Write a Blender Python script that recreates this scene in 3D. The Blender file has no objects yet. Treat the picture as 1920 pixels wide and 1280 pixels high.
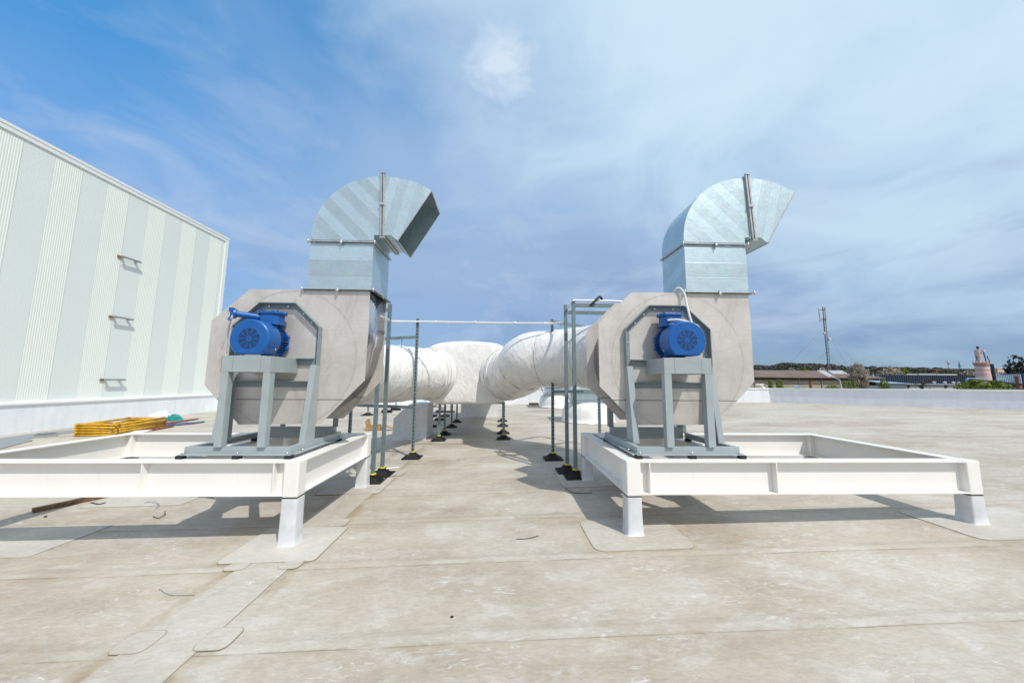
import bpy, bmesh, math, random
from mathutils import Vector, Matrix, noise
random.seed(7)
PI = math.pi
sc = bpy.context.scene
col = sc.collection
R = math.radians

# ------------------------------------------------------------------ camera
F, YAW, PITCH, ROLL, H = 650.0, .0343, .1152, .0071, 1.6
f_ = Vector((math.sin(YAW)*math.cos(PITCH), math.cos(YAW)*math.cos(PITCH), math.sin(PITCH)))
r_ = Vector((math.cos(YAW), -math.sin(YAW), 0)); u_ = r_.cross(f_)
rr = r_*math.cos(ROLL) + u_*math.sin(ROLL); uu = u_*math.cos(ROLL) - r_*math.sin(ROLL)
cam = bpy.data.objects.new('camera', bpy.data.cameras.new('camera')); col.objects.link(cam)
cam.data.sensor_width = 36; cam.data.lens = F/1920*36; cam.data.clip_start = .05; cam.data.clip_end = 6000
m = Matrix((rr, uu, -f_)).transposed().to_4x4(); m.translation = (0, 0, H); cam.matrix_world = m
sc.camera = cam

def at(px, py, y):
    """surveyed point of a far object that stands at distance y"""
    d = f_ + rr*(px-960)/F + uu*(640-py)/F
    t = y/d.y
    return Vector((d.x*t, y, H + d.z*t))

SX, SY = .0227, .0088
def g(x, y): return SX*x + SY*y
ZT = .789

# ------------------------------------------------------------------ materials
MATS = {}
def newmat(name):
    mt = bpy.data.materials.new(name); mt.use_nodes = True
    nt = mt.node_tree; b = nt.nodes['Principled BSDF']; MATS[name] = mt
    return mt, nt, b
def N(nt, t, **kw):
    n = nt.nodes.new(t)
    for k, v in kw.items():
        if k.startswith('i_'):
            n.inputs[k[2:].replace('_', ' ')].default_value = v
        else: setattr(n, k, v)
    return n
def coords(nt, scale=(1, 1, 1), rot=(0, 0, 0), kind='Object'):
    tc = N(nt, 'ShaderNodeTexCoord'); mp = N(nt, 'ShaderNodeMapping')
    mp.inputs['Scale'].default_value = scale; mp.inputs['Rotation'].default_value = rot
    nt.links.new(tc.outputs[kind], mp.inputs['Vector']); return mp.outputs[0]
def noi(nt, vec, scale, detail=4, rough=.55, dist=0):
    n = N(nt, 'ShaderNodeTexNoise'); n.inputs['Scale'].default_value = scale
    n.inputs['Detail'].default_value = detail; n.inputs['Roughness'].default_value = rough
    n.inputs['Distortion'].default_value = dist
    nt.links.new(vec, n.inputs['Vector']); return n.outputs['Fac']
def ramp(nt, fac, pts, interp='LINEAR'):
    n = N(nt, 'ShaderNodeValToRGB'); n.color_ramp.interpolation = interp
    el = n.color_ramp.elements
    while len(el) < len(pts): el.new(.5)
    for e, (p, c) in zip(el, pts):
        e.position = p; e.color = (*c, 1) if hasattr(c, '__len__') else (c, c, c, 1)
    nt.links.new(fac, n.inputs[0]); return n.outputs[0]
def mix(nt, fac, a, b, blend='MIX'):
    n = N(nt, 'ShaderNodeMix', data_type='RGBA', blend_type=blend)
    for s, v in ((0, fac), (6, a), (7, b)):
        if isinstance(v, (int, float)): n.inputs[s].default_value = v if s == 0 else (v, v, v, 1)
        elif isinstance(v, tuple): n.inputs[s].default_value = (*v, 1)
        else: nt.links.new(v, n.inputs[s])
    return n.outputs[2]
def math_(nt, op, a, b=0, c=None):
    n = N(nt, 'ShaderNodeMath', operation=op)
    for s, v in ((0, a), (1, b), (2, c)):
        if v is None: continue
        if isinstance(v, (int, float)): n.inputs[s].default_value = v
        else: nt.links.new(v, n.inputs[s])
    return n.outputs[0]
def bump(nt, b, h, strength=.3, dist=.01):
    n = N(nt, 'ShaderNodeBump'); n.inputs['Strength'].default_value = strength
    n.inputs['Distance'].default_value = dist
    nt.links.new(h, n.inputs['Height']); nt.links.new(n.outputs[0], b.inputs['Normal'])

def simple(name, c, rough=.5, metal=0, var=.12, vs=6, bs=0, bscale=60, spec=None, c2=None):
    mt, nt, b = newmat(name)
    v = coords(nt); f = noi(nt, v, vs)
    d = c2 or tuple(x*(1-var*2) for x in c)
    cc = ramp(nt, f, [(.3, d), (.7, c)])
    nt.links.new(cc, b.inputs['Base Color'])
    b.inputs['Roughness'].default_value = rough; b.inputs['Metallic'].default_value = metal
    if spec is not None: b.inputs['Specular IOR Level'].default_value = spec
    if bs: bump(nt, b, noi(nt, v, bscale), bs)
    return mt

PATCHES = [(.90, 3.36, 1.86, 4.05), (4.60, 3.32, 5.9, 4.07), (-2.5, 3.36, -1.64, 4.08), (-2.6, 5.2, -1.7, 5.95), (.95, 5.25, 1.75, 6.0)]
def roofmat(name='roof_membrane', seams=True, lift=1., cool=0.):
    mt, nt, b = newmat(name)
    v = coords(nt, (1, 1, 1)); vs = coords(nt, (.6, 1.15, 1), (0, 0, .1))
    big = noi(nt, vs, .9, 6, .6); mid = noi(nt, vs, 4.5, 8, .68, .5)
    fine = noi(nt, coords(nt, (.7, 1.9, 1), (0, 0, -.12)), 22, 9, .76, .6); grit = noi(nt, v, 140, 4, .7)
    k = lift
    c = ramp(nt, big, [(.32, (.37*k, .31*k, .24*k)), (.5, (.48*k, .428*k, .355*k)), (.66, (.555*k, .512*k, .445*k))])
    c = mix(nt, math_(nt, 'MULTIPLY', ramp(nt, mid, [(.50, 0.), (.70, 1.)]), .55), c, (.63, .62, .59))
    c = mix(nt, math_(nt, 'MULTIPLY', ramp(nt, noi(nt, v, 2.2, 8, .75, .8), [(.5, 0.), (.70, 1.)]), .38), c, (.36, .30, .22))
    sc2 = ramp(nt, noi(nt, coords(nt, (.7, 2.4, 1), (0, 0, .35)), 9, 10, .78, 1.6), [(.55, 0.), (.63, 1.)])
    gate = ramp(nt, noi(nt, v, 1.7, 3), [(.42, 0.), (.60, 1.)])
    c = mix(nt, math_(nt, 'MULTIPLY', math_(nt, 'MULTIPLY', sc2, gate), .9), c, (.70, .71, .71))
    c = mix(nt, .45, c, ramp(nt, fine, [(.34, .55), (.58, 1.)]), 'MULTIPLY')
    c = mix(nt, .15, c, ramp(nt, grit, [(.35, .55), (.6, 1.)]), 'MULTIPLY')
    vo = N(nt, 'ShaderNodeTexVoronoi'); vo.inputs['Scale'].default_value = 3.2
    nt.links.new(v, vo.inputs['Vector'])
    spk = ramp(nt, vo.outputs['Distance'], [(.015, 1.), (.026, 0.)])
    c = mix(nt, math_(nt, 'MULTIPLY', spk, .5), c, (.12, .1, .08))
    if cool: c = mix(nt, cool, c, (.64, .66, .66))
    h = math_(nt, 'ADD', math_(nt, 'MULTIPLY', mid, .6), math_(nt, 'MULTIPLY', fine, .25))
    if seams:
        sep = N(nt, 'ShaderNodeSeparateXYZ'); nt.links.new(v, sep.inputs[0])
        wob = math_(nt, 'MULTIPLY', math_(nt, 'SUBTRACT', noi(nt, coords(nt, (.25, .02, 1)), 1.5, 2), .5), .08)
        yy = math_(nt, 'ADD', math_(nt, 'ADD', sep.outputs[1], wob), 100-2.41+.003)
        fr = math_(nt, 'MULTIPLY', math_(nt, 'FRACT', math_(nt, 'DIVIDE', yy, .925)), .925)
        line = ramp(nt, fr, [(0., 1.), (.007, .85), (.013, 0.)])
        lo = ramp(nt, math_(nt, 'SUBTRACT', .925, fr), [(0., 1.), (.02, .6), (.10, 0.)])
        lap = ramp(nt, fr, [(.085, 0.), (.10, 1.), (.115, .6), (.15, 0.)])
        lapl = ramp(nt, fr, [(.015, 0.), (.03, 1.), (.075, 1.), (.09, 0.)])
        brk = ramp(nt, noi(nt, coords(nt, (.8, .3, 1)), 3, 5), [(.35, .25), (.6, 1.)])
        c = mix(nt, math_(nt, 'MULTIPLY', math_(nt, 'MULTIPLY', lapl, brk), .12), c, (.64, .62, .57))
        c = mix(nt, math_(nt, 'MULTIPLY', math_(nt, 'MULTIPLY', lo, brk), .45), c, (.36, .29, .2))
        c = mix(nt, math_(nt, 'MULTIPLY', math_(nt, 'MULTIPLY', lap, brk), .40), c, (.34, .30, .24))
        c = mix(nt, math_(nt, 'MULTIPLY', math_(nt, 'MULTIPLY', line, brk), .85), c, (.15, .12, .085))
        stn = ramp(nt, noi(nt, coords(nt, (1, .6, 1)), 3.5, 6, .65), [(.42, 0.), (.60, 1.)])
        for xs in (-2.27, -1.765):
            dd = math_(nt, 'ABSOLUTE', math_(nt, 'SUBTRACT', sep.outputs[0], xs))
            sm = math_(nt, 'MULTIPLY', ramp(nt, dd, [(0., 1.), (.02, .8), (.11, 0.)]), stn)
            c = mix(nt, math_(nt, 'MULTIPLY', sm, .8), c, (.29, .215, .12))
        for x0, y0, x1, y1 in PATCHES:
            dx = math_(nt, 'SUBTRACT', math_(nt, 'ABSOLUTE', math_(nt, 'SUBTRACT', sep.outputs[0], (x0+x1)/2)), (x1-x0)/2)
            dy = math_(nt, 'SUBTRACT', math_(nt, 'ABSOLUTE', math_(nt, 'SUBTRACT', sep.outputs[1], (y0+y1)/2)), (y1-y0)/2)
            dd = math_(nt, 'MAXIMUM', dx, dy)
            sm = math_(nt, 'MULTIPLY', ramp(nt, dd, [(0., 1.), (.015, .6), (.08, 0.)]), stn)
            c = mix(nt, math_(nt, 'MULTIPLY', sm, .65), c, (.33, .26, .13))
        h = math_(nt, 'ADD', h, math_(nt, 'MULTIPLY', ramp(nt, fr, [(0., 0.), (.010, 1.), (.10, .9), (.15, 0.)]), 1.1))
    nt.links.new(c, b.inputs['Base Color']); b.inputs['Roughness'].default_value = .62
    b.inputs['Specular IOR Level'].default_value = .35
    bump(nt, b, h, .45, .009)
    return mt
def patchmat(name, a, bcol, sc_=3.):
    mt, nt, b = newmat(name)
    v = coords(nt, (.5, 1.4, 1)); n1 = noi(nt, v, sc_, 7, .65, .4); n2 = noi(nt, v, 20, 5, .7)
    c = ramp(nt, n1, [(.32, bcol), (.6, a)])
    c = mix(nt, .2, c, ramp(nt, n2, [(.3, .5), (.7, 1.)]), 'MULTIPLY')
    nt.links.new(c, b.inputs['Base Color']); b.inputs['Roughness'].default_value = .5
    bump(nt, b, n1, .2, .006); return mt
def wrapmat(name, c=(.79, .785, .77)):
    mt, nt, b = newmat(name)
    v = coords(nt); n1 = noi(nt, v, 3.5, 5, .55, 1.2); n2 = noi(nt, coords(nt, (1, 1, .35), (.5, .7, 0)), 9, 6, .6, 1.5)
    cc = ramp(nt, n1, [(.3, tuple(x*.87 for x in c)), (.6, c)])
    nt.links.new(cc, b.inputs['Base Color']); b.inputs['Roughness'].default_value = .27
    vr = N(nt, 'ShaderNodeTexVoronoi', feature='DISTANCE_TO_EDGE'); vr.inputs['Scale'].default_value = 3.4
    wp = N(nt, 'ShaderNodeVectorMath', operation='ADD'); nz = N(nt, 'ShaderNodeTexNoise'); nz.inputs['Scale'].default_value = 2.2; nt.links.new(coords(nt, (1, 1, .45), (.4, .8, 0)), nz.inputs['Vector'])
    nt.links.new(coords(nt, (1, 1, .45), (.4, .8, 0)), wp.inputs[0]); nt.links.new(nz.outputs['Color'], wp.inputs[1]); nt.links.new(wp.outputs[0], vr.inputs['Vector'])
    cre = ramp(nt, vr.outputs['Distance'], [(0., 1.), (.05, .35), (.16, 0.)])
    h = math_(nt, 'ADD', math_(nt, 'MULTIPLY', n1, .8), math_(nt, 'MULTIPLY', n2, .5))
    h = math_(nt, 'ADD', h, math_(nt, 'MULTIPLY', cre, .55))
    bump(nt, b, h, .34, .03); return mt
def galv(name, nx, nz, per, dark=1., contrast=.73, ny=0.):
    mt, nt, b = newmat(name)
    v = coords(nt); sep = N(nt, 'ShaderNodeSeparateXYZ'); nt.links.new(v, sep.inputs[0])
    t = math_(nt, 'ADD', math_(nt, 'MULTIPLY', sep.outputs[0], nx), math_(nt, 'MULTIPLY', sep.outputs[2], nz))
    t = math_(nt, 'ADD', t, math_(nt, 'MULTIPLY', sep.outputs[1], ny))
    fr = math_(nt, 'FRACT', math_(nt, 'DIVIDE', math_(nt, 'ADD', t, 50), per))
    wn = N(nt, 'ShaderNodeTexWhiteNoise', noise_dimensions='1D')
    nt.links.new(math_(nt, 'FLOOR', math_(nt, 'MULTIPLY', math_(nt, 'DIVIDE', math_(nt, 'ADD', t, 50), per), 2)), wn.inputs['W'])
    st = ramp(nt, fr, [(0., 0.), (.012, 0.), (.02, 1.), (.5, 1.), (.512, 0.)], 'LINEAR')
    st = math_(nt, 'ADD', math_(nt, 'MULTIPLY', st, .65), math_(nt, 'MULTIPLY', wn.outputs['Value'], .35))
    ed = ramp(nt, fr, [(0., 1.), (.02, 0.), (.485, 0.), (.5, 1.), (.515, 0.)])
    sp = N(nt, 'ShaderNodeTexVoronoi'); sp.inputs['Scale'].default_value = 45; nt.links.new(v, sp.inputs['Vector'])
    n = noi(nt, v, 4, 5)
    a = (.61*dark, .75*dark, .81*dark); d = tuple(x*contrast for x in a)
    c = mix(nt, st, d, a); c = mix(nt, math_(nt, 'MULTIPLY', ed, .6), c, (.28, .34, .37))
    c = mix(nt, .16, c, sp.outputs['Color'], 'SOFT_LIGHT')
    c = mix(nt, .35, c, ramp(nt, n, [(.3, .7), (.7, 1.)]), 'MULTIPLY')
    nt.links.new(c, b.inputs['Base Color']); b.inputs['Metallic'].default_value = .78
    rg = math_(nt, 'ADD', math_(nt, 'MULTIPLY', st, -.10), .50)
    nt.links.new(rg, b.inputs['Roughness'])
    bump(nt, b, math_(nt, 'ADD', n, math_(nt, 'MULTIPLY', ed, .3)), .2, .035); return mt
def housemat():
    mt, nt, b = newmat('brushed_housing_steel')
    v = coords(nt); sep = N(nt, 'ShaderNodeSeparateXYZ'); nt.links.new(v, sep.inputs[0])
    st = noi(nt, coords(nt, (1.5, 1., 90)), 1.6, 4, .6); bl = noi(nt, v, 1.8, 6, .6, .6); bl2 = noi(nt, v, 7, 6, .7, 1.)
    c = ramp(nt, bl, [(.3, (.56, .53, .50)), (.62, (.68, .65, .615))])
    c = mix(nt, .30, c, ramp(nt, st, [(.3, .70), (.65, 1.)]), 'MULTIPLY')
    blot = noi(nt, coords(nt, (1.2, 1, .7)), 3.2, 8, .72, 1.5)
    c = mix(nt, .5, c, ramp(nt, blot, [(.30, (.84, .81, .78)), (.55, (1., 1., 1.))]), 'MULTIPLY')
    c = mix(nt, math_(nt, 'MULTIPLY', ramp(nt, noi(nt, coords(nt, (1.6, 1, .8), (0, .5, 0)), 2.6, 9, .7, 1.2), [(.54, 0.), (.72, 1.)]), .42), c, (.36, .325, .295))
    # weld trace of the scroll on the plate and the sheet joint
    dx = sep.outputs[0]; dz = math_(nt, 'SUBTRACT', sep.outputs[2], 1.16)
    rad = math_(nt, 'SQRT', math_(nt, 'ADD', math_(nt, 'MULTIPLY', dx, dx), math_(nt, 'MULTIPLY', dz, dz)))
    ang = math_(nt, 'ARCTAN2', dz, dx)
    tgt = math_(nt, 'ADD', .84, math_(nt, 'MULTIPLY', math_(nt, 'COSINE', math_(nt, 'ADD', ang, .5)), .14))
    wd = math_(nt, 'ABSOLUTE', math_(nt, 'SUBTRACT', rad, tgt))
    wl = ramp(nt, wd, [(0., 1.), (.006, .7), (.012, .1), (.05, 0.)])
    wl = math_(nt, 'MULTIPLY', wl, ramp(nt, bl2, [(.35, .2), (.6, 1.)]))
    c = mix(nt, math_(nt, 'MULTIPLY', wl, .4), c, (.22, .18, .15))
    jl = ramp(nt, math_(nt, 'ABSOLUTE', math_(nt, 'SUBTRACT', sep.outputs[2], .592)), [(0., 1.), (.004, 1.), (.006, 0.)])
    c = mix(nt, math_(nt, 'MULTIPLY', jl, .8), c, (.12, .11, .1))
    nt.links.new(c, b.inputs['Base Color']); b.inputs['Metallic'].default_value = .35
    b.inputs['Roughness'].default_value = .42
    bump(nt, b, math_(nt, 'ADD', st, bl2), .12, .01); return mt
def strutmat(name, slots):
    mt, nt, b = newmat(name)
    v = coords(nt); sep = N(nt, 'ShaderNodeSeparateXYZ'); nt.links.new(v, sep.inputs[0])
    n = noi(nt, v, 12)
    c = ramp(nt, n, [(.3, (.15, .205, .22)), (.7, (.205, .27, .285))])
    fr = math_(nt, 'FRACT', math_(nt, 'DIVIDE', sep.outputs[2], .075))
    a = math_(nt, 'LESS_THAN', math_(nt, 'ABSOLUTE', sep.outputs[0]), .011)
    s_ = 0. if not slots else math_(nt, 'MULTIPLY', a, math_(nt, 'LESS_THAN', fr, .6))
    c = mix(nt, s_, c, (.01, .012, .014))
    nt.links.new(c, b.inputs['Base Color']); b.inputs['Roughness'].default_value = .45; b.inputs['Metallic'].default_value = .3
    return mt
def woodmat():
    mt, nt, b = newmat('timber')
    n = noi(nt, coords(nt, (1, 1, 1)), 9, 6, .6); n2 = noi(nt, coords(nt, (2, 40, 40)), 1, 3)
    c = ramp(nt, n2, [(.3, (.10, .055, .03)), (.7, (.27, .16, .09))])
    nt.links.new(c, b.inputs['Base Color']); b.inputs['Roughness'].default_value = .8; return mt
def leafmat(name, a, b2):
    mt, nt, b = newmat(name)
    n = noi(nt, coords(nt), .6, 3); n2 = noi(nt, coords(nt), 9, 2)
    c = mix(nt, .5, ramp(nt, n, [(.35, a), (.65, b2)]), ramp(nt, n2, [(.3, a), (.7, b2)]))
    nt.links.new(c, b.inputs['Base Color']); b.inputs['Roughness'].default_value = .8; return mt
def parapetmat():
    mt, nt, b = newmat('parapet_membrane')
    v = coords(nt); n = noi(nt, v, 1.2, 5); sep = N(nt, 'ShaderNodeSeparateXYZ'); nt.links.new(v, sep.inputs[0])
    c = ramp(nt, n, [(.3, (.74, .78, .82)), (.7, (.80, .83, .86))])
    n3 = noi(nt, coords(nt, (1, 1, .15)), 5, 5)
    c = mix(nt, .3, c, ramp(nt, n3, [(.3, .75), (.6, 1.)]), 'MULTIPLY')
    nt.links.new(c, b.inputs['Base Color']); b.inputs['Roughness'].default_value = .5
    bump(nt, b, noi(nt, v, 2.5, 5, .6, 1.), .35, .03); return mt

def whitemat():
    mt, nt, b = newmat('frame_white_paint')
    v = coords(nt); n = noi(nt, v, 3, 4); st = noi(nt, coords(nt, (14, 14, 1.2)), 1.6, 6, .7); sp_ = noi(nt, v, 45, 5, .75)
    c = ramp(nt, n, [(.3, (.77, .757, .722)), (.7, (.80, .79, .76))])
    c = mix(nt, math_(nt, 'MULTIPLY', ramp(nt, st, [(.60, 0.), (.78, 1.)]), .30), c, (.55, .49, .38))
    c = mix(nt, math_(nt, 'MULTIPLY', ramp(nt, sp_, [(.68, 0.), (.74, 1.)]), .35), c, (.42, .36, .28))
    nt.links.new(c, b.inputs['Base Color']); b.inputs['Roughness'].default_value = .4
    bump(nt, b, n, .06, .01); return mt
def bluemat():
    mt, nt, b = newmat('blue_motor_paint')
    v = coords(nt); n = noi(nt, v, 5, 6, .65, .5); f = noi(nt, v, 70, 5, .7)
    c = ramp(nt, n, [(.35, (.004, .085, .33)), (.7, (.006, .11, .39))])
    sep = N(nt, 'ShaderNodeSeparateXYZ'); ge = N(nt, 'ShaderNodeNewGeometry'); nt.links.new(ge.outputs['Normal'], sep.inputs[0])
    dust = math_(nt, 'MULTIPLY', ramp(nt, sep.outputs[2], [(.3, 0.), (1., 1.)]), ramp(nt, n, [(.35, .2), (.65, 1.)]))
    c = mix(nt, math_(nt, 'MULTIPLY', dust, .09), c, (.42, .42, .40))
    c = mix(nt, math_(nt, 'MULTIPLY', ramp(nt, f, [(.66, 0.), (.70, 1.)]), .35), c, (.10, .13, .18))
    nt.links.new(c, b.inputs['Base Color']); b.inputs['Roughness'].default_value = .33
    bump(nt, b, f, .1, .004); return mt
M = dict(
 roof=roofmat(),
 seam=simple('stitched_seam', (.42, .40, .36), .7), patch=roofmat('roof_patch', False, 1.02, .12), patch_blue=roofmat('roof_patch_pale', False, 1.02, .28),
 strip=roofmat('roof_strip', False, .98, .08), edge=simple('patch_edge_sealant', (.36, .31, .235), .8),
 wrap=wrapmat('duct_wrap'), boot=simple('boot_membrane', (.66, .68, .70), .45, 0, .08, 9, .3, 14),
 galv_low=galv('galvanised_straight', 0, 1, .40), galv_el=galv('galvanised_elbow', .7071, .7071, .27),
 galv_out=galv('galvanised_outlet', .97, -.24, .26), galv_side=galv('galvanised_side', 0, 1, .34, .92, .93, .35),
 galv_in=simple('galvanised_inside', (.30, .31, .32), .5, .7, .15),
 house=housemat(), scroll=simple('scroll_steel', (.56, .57, .59), .15, .92, .12, 3, .03, 5),
 grey=simple('grey_paint', (.35, .405, .42), .42, 0, .06, 5), greyd=simple('grey_paint_flange', (.24, .295, .315), .45, 0, .08, 7),
 white=whitemat(),
 strut=strutmat('strut_steel', False), slotted=strutmat('slotted_strut_steel', True), rubber=simple('black_rubber', (.008, .008, .010), .65, 0, .1), yellow=simple('yellow_plastic', (.75, .62, .03), .45, 0, .05),
 blue=bluemat(), slot=simple('dark_slot', (.01, .012, .02), .8),
 red=simple('red_primer', (.3, .04, .03), .7),
 flange=simple('flange_steel', (.52, .54, .54), .42, .5, .15, 15), flange_b=simple('flange_bronze', (.24, .21, .17), .45, .5, .2, 12),
 bolt=simple('zinc_bolt', (.62, .64, .66), .3, .8), pipew=simple('white_conduit', (.74, .74, .72), .4, 0, .05),
 clad=simple('ribbed_cladding', (.75, .795, .755), .5, 0, .015, .5), clad2=simple('smooth_cladding', (.705, .762, .738), .5, 0, .02, .4),
 trim=simple('white_trim', (.78, .80, .80), .4, 0, .02), parapet=parapetmat(),
 brack=simple('bracket_steel', (.34, .36, .36), .5, .4), rust=simple('rust', (.3, .12, .03), .8),
 yel=simple('yellow_tube_paint', (.68, .40, .015), .45, 0, .22, 14, c2=(.42, .22, .01)), redt=simple('red_tube_paint', (.30, .07, .05), .6), bluet=simple('blue_tube_paint', (.10, .13, .28), .6),
 teal=simple('teal_cloth', (.03, .33, .32), .8), wood=woodmat(), card=simple('cardboard', (.42, .25, .11), .85, 0, .2, 8),
 grating=simple('grating_metal', (.20, .24, .30), .5, .5), sheet=simple('grey_sheet', (.25, .27, .30), .7, 0, .1),
 black=simple('black_cable', (.02, .02, .02), .6), olive=simple('olive_cable', (.12, .13, .03), .6),
 concrete=simple('barn_wall', (.42, .36, .28), .85, 0, .15, .4), barnroof=simple('barn_roof', (.20, .145, .115), .9, 0, .2, .25, c2=(.10, .075, .06)),
 barnpatch=simple('barn_roof_patch', (.40, .42, .44), .8), grass=simple('ground_soil_grass', (.16, .17, .07), .95, 0, .3, .05, c2=(.09, .08, .05)),
 leaf=leafmat('tree_leaf', (.035, .045, .025), (.075, .09, .035)), leaf2=leafmat('fresh_leaf', (.09, .14, .015), (.20, .26, .03)),
 bloss=leafmat('blossom_twigs', (.22, .17, .12), (.52, .46, .38)), bark=simple('bark', (.05, .04, .03), .9), darkleaf=leafmat('dark_twigs', (.012, .012, .012), (.035, .03, .025)),
 forest=leafmat('forest', (.025, .034, .030), (.085, .080, .060)),
 pink=simple('pink_render', (.78, .54, .49), .7, 0, .1, 1.5), pinkd=simple('pink_cone', (.60, .33, .27), .7), dmetal=simple('dark_metal', (.03, .035, .045), .5),
 bluefence=simple('blue_fence', (.022, .04, .085), .7), bluerail=simple('pale_blue_rail', (.35, .52, .62), .6), blueroof=simple('pale_blue_roof', (.30, .38, .48), .6),
 mast=simple('mast_steel', (.20, .22, .25), .6), antg=simple('antenna', (.45, .55, .35), .6), brick=simple('brick', (.28, .11, .08), .9), dkblue=simple('dark_blue_panel', (.01, .03, .16), .6),
 offw=simple('off_white', (.6, .6, .58), .6), glass=simple('window_dark', (.02, .025, .03), .2), lens=simple('lamp_lens', (.5, .5, .5), .2))

# ------------------------------------------------------------------ mesh builder
class MB:
    def __init__(s): s.bm = bmesh.new(); s.mi = 0
    def _q(s, vs, fs):
        V = [s.bm.verts.new(v) for v in vs]
        for f in fs:
            try: s.bm.faces.new([V[i] for i in f]).material_index = s.mi
            except ValueError: pass
        return V
    def box(s, a, b):
        (x0, y0, z0), (x1, y1, z1) = a, b
        s._q([(x0,y0,z0),(x1,y0,z0),(x1,y1,z0),(x0,y1,z0),(x0,y0,z1),(x1,y0,z1),(x1,y1,z1),(x0,y1,z1)],
             [(0,3,2,1),(4,5,6,7),(0,1,5,4),(1,2,6,5),(2,3,7,6),(3,0,4,7)]); return s
    def prism(s, pts, d):
        """closed polygon pts (3d) extruded by vector d"""
        n = len(pts); d = Vector(d); P = [Vector(p) for p in pts]
        s._q(P + [p+d for p in P], [tuple(range(n)), tuple(range(2*n-1, n-1, -1))] + [(i, i+n, (i+1) % n + n, (i+1) % n) for i in range(n)]); return s
    def bar(s, a, b, w, h=None, up=(0, 0, 1)):
        a, b = Vector(a), Vector(b); d = (b-a).normalized(); up = Vector(up)
        if abs(d.dot(up)) > .98: up = Vector((0, 1, 0))
        sd = d.cross(up).normalized()*w/2; u = sd.cross(d).normalized()*(h or w)/2
        return s.prism([a-sd-u, a+sd-u, a+sd+u, a-sd+u], b-a)
    def tube(s, pts, r, n=12, cap=True, wr=None):
        P = [Vector(p) for p in pts]; rings = []; prev = None
        for i, p in enumerate(P):
            t = (P[min(i+1, len(P)-1)] - P[max(i-1, 0)]).normalized()
            if prev is None:
                a = t.cross(Vector((0, 0, 1)))
                if a.length < .05: a = t.cross(Vector((0, 1, 0)))
                a.normalize()
            else: a = (prev - t*prev.dot(t)).normalized()
            prev = a; b = t.cross(a); rad = r[i] if isinstance(r, (list, tuple)) else r
            ring = []
            for k in range(n):
                th = 2*PI*k/n; dr = a*math.cos(th) + b*math.sin(th)
                q = rad + (wr(p, dr, i, th) if wr else 0)
                ring.append(s.bm.verts.new(p + dr*q))
            rings.append(ring)
        for A, B in zip(rings, rings[1:]):
            for k in range(n): 
                f = s.bm.faces.new((A[k], B[k], B[(k+1) % n], A[(k+1) % n])); f.material_index = s.mi; f.smooth = True
        if cap:
            s.bm.faces.new(rings[0]).material_index = s.mi; s.bm.faces.new(rings[-1][::-1]).material_index = s.mi
        return s
    def cyl(s, a, b, r, n=16): return s.tube([a, b], r, n)
    def lathe(s, prof, c=(0, 0, 0), n=32):
        c = Vector(c); rings = []
        for r, z in prof: rings.append([s.bm.verts.new(c + Vector((max(r, .0005)*math.cos(2*PI*k/n), max(r, .0005)*math.sin(2*PI*k/n), z))) for k in range(n)])
        for A, B in zip(rings, rings[1:]):
            for k in range(n):
                f = s.bm.faces.new((A[k], A[(k+1) % n], B[(k+1) % n], B[k])); f.material_index = s.mi; f.smooth = True
        return s
    def build(s, name, mat, parent=None, off=(0, 0, 0), loc=None, bev=0, solid=0, smooth_angle=35, shift=None):
        """geometry was written in coordinates whose origin is `off` (or loc); child keeps local coords"""
        o_ = Vector(loc) if loc is not None else Vector(off)
        for v in s.bm.verts: v.co -= o_
        bmesh.ops.recalc_face_normals(s.bm, faces=s.bm.faces)
        me = bpy.data.meshes.new(name); s.bm.to_mesh(me); s.bm.free()
        for mm in (mat if isinstance(mat, list) else [mat]): me.materials.append(M[mm])
        fl = [p.use_smooth for p in me.polygons]; me.set_sharp_from_angle(angle=R(smooth_angle)); me.polygons.foreach_set('use_smooth', fl)
        o = bpy.data.objects.new(name, me); col.objects.link(o)
        if parent: 
            o.parent = parent
            if loc is not None: o.location = Vector(loc) - Vector(parent['_o'] if '_o' in parent else (0, 0, 0))
        elif loc is not None: o.location = loc
        if solid:
            q = o.modifiers.new('solid', 'SOLIDIFY'); q.thickness = solid; q.offset = 0
        if bev:
            q = o.modifiers.new('bevel', 'BEVEL'); q.width = bev; q.segments = 2; q.limit_method = 'ANGLE'; q.angle_limit = R(40)
        return o
ROOTS = []
def tag(o, label=None, cat=None, group=None, kind=None):
    if label: o['label'] = label
    if cat: o['category'] = cat
    if group: o['group'] = group
    if kind: o['kind'] = kind
    return o
def thing(name, loc, label, cat, group=None, rz=0):
    o = bpy.data.objects.new(name, None); col.objects.link(o); o.empty_display_size = .1
    o.location = loc; o.rotation_euler = (0, 0, rz); tag(o, label, cat, group); o['_o'] = tuple(loc); ROOTS.append(o); return o
def single(mb, name, mat, label, cat, loc, group=None, **kw): return tag(mb.build(name, mat, None, loc=loc, **kw), label, cat, group)
def copy_tree(o, parent=None):
    c = o.copy(); col.objects.link(c); c.parent = parent
    for ch in list(o.children): copy_tree(ch, c)
    return c
def arc(cx, cz, r, a0, a1, n): return [(cx + r*math.cos(R(a0+(a1-a0)*i/n)), cz + r*math.sin(R(a0+(a1-a0)*i/n))) for i in range(n+1)]
def smooth_path(P, n=12):
    P = [Vector(p) for p in P]; out = []
    Q = [P[0]*2-P[1]] + P + [P[-1]*2-P[-2]]
    for i in range(1, len(Q)-2):
        for k in range(n):
            t = k/n; a, b, c, d = Q[i-1], Q[i], Q[i+1], Q[i+2]
            out.append(.5*((2*b) + (c-a)*t + (2*a-5*b+4*c-d)*t*t + (3*b-a-3*c+d)*t**3))
    out.append(P[-1]); return out

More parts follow.
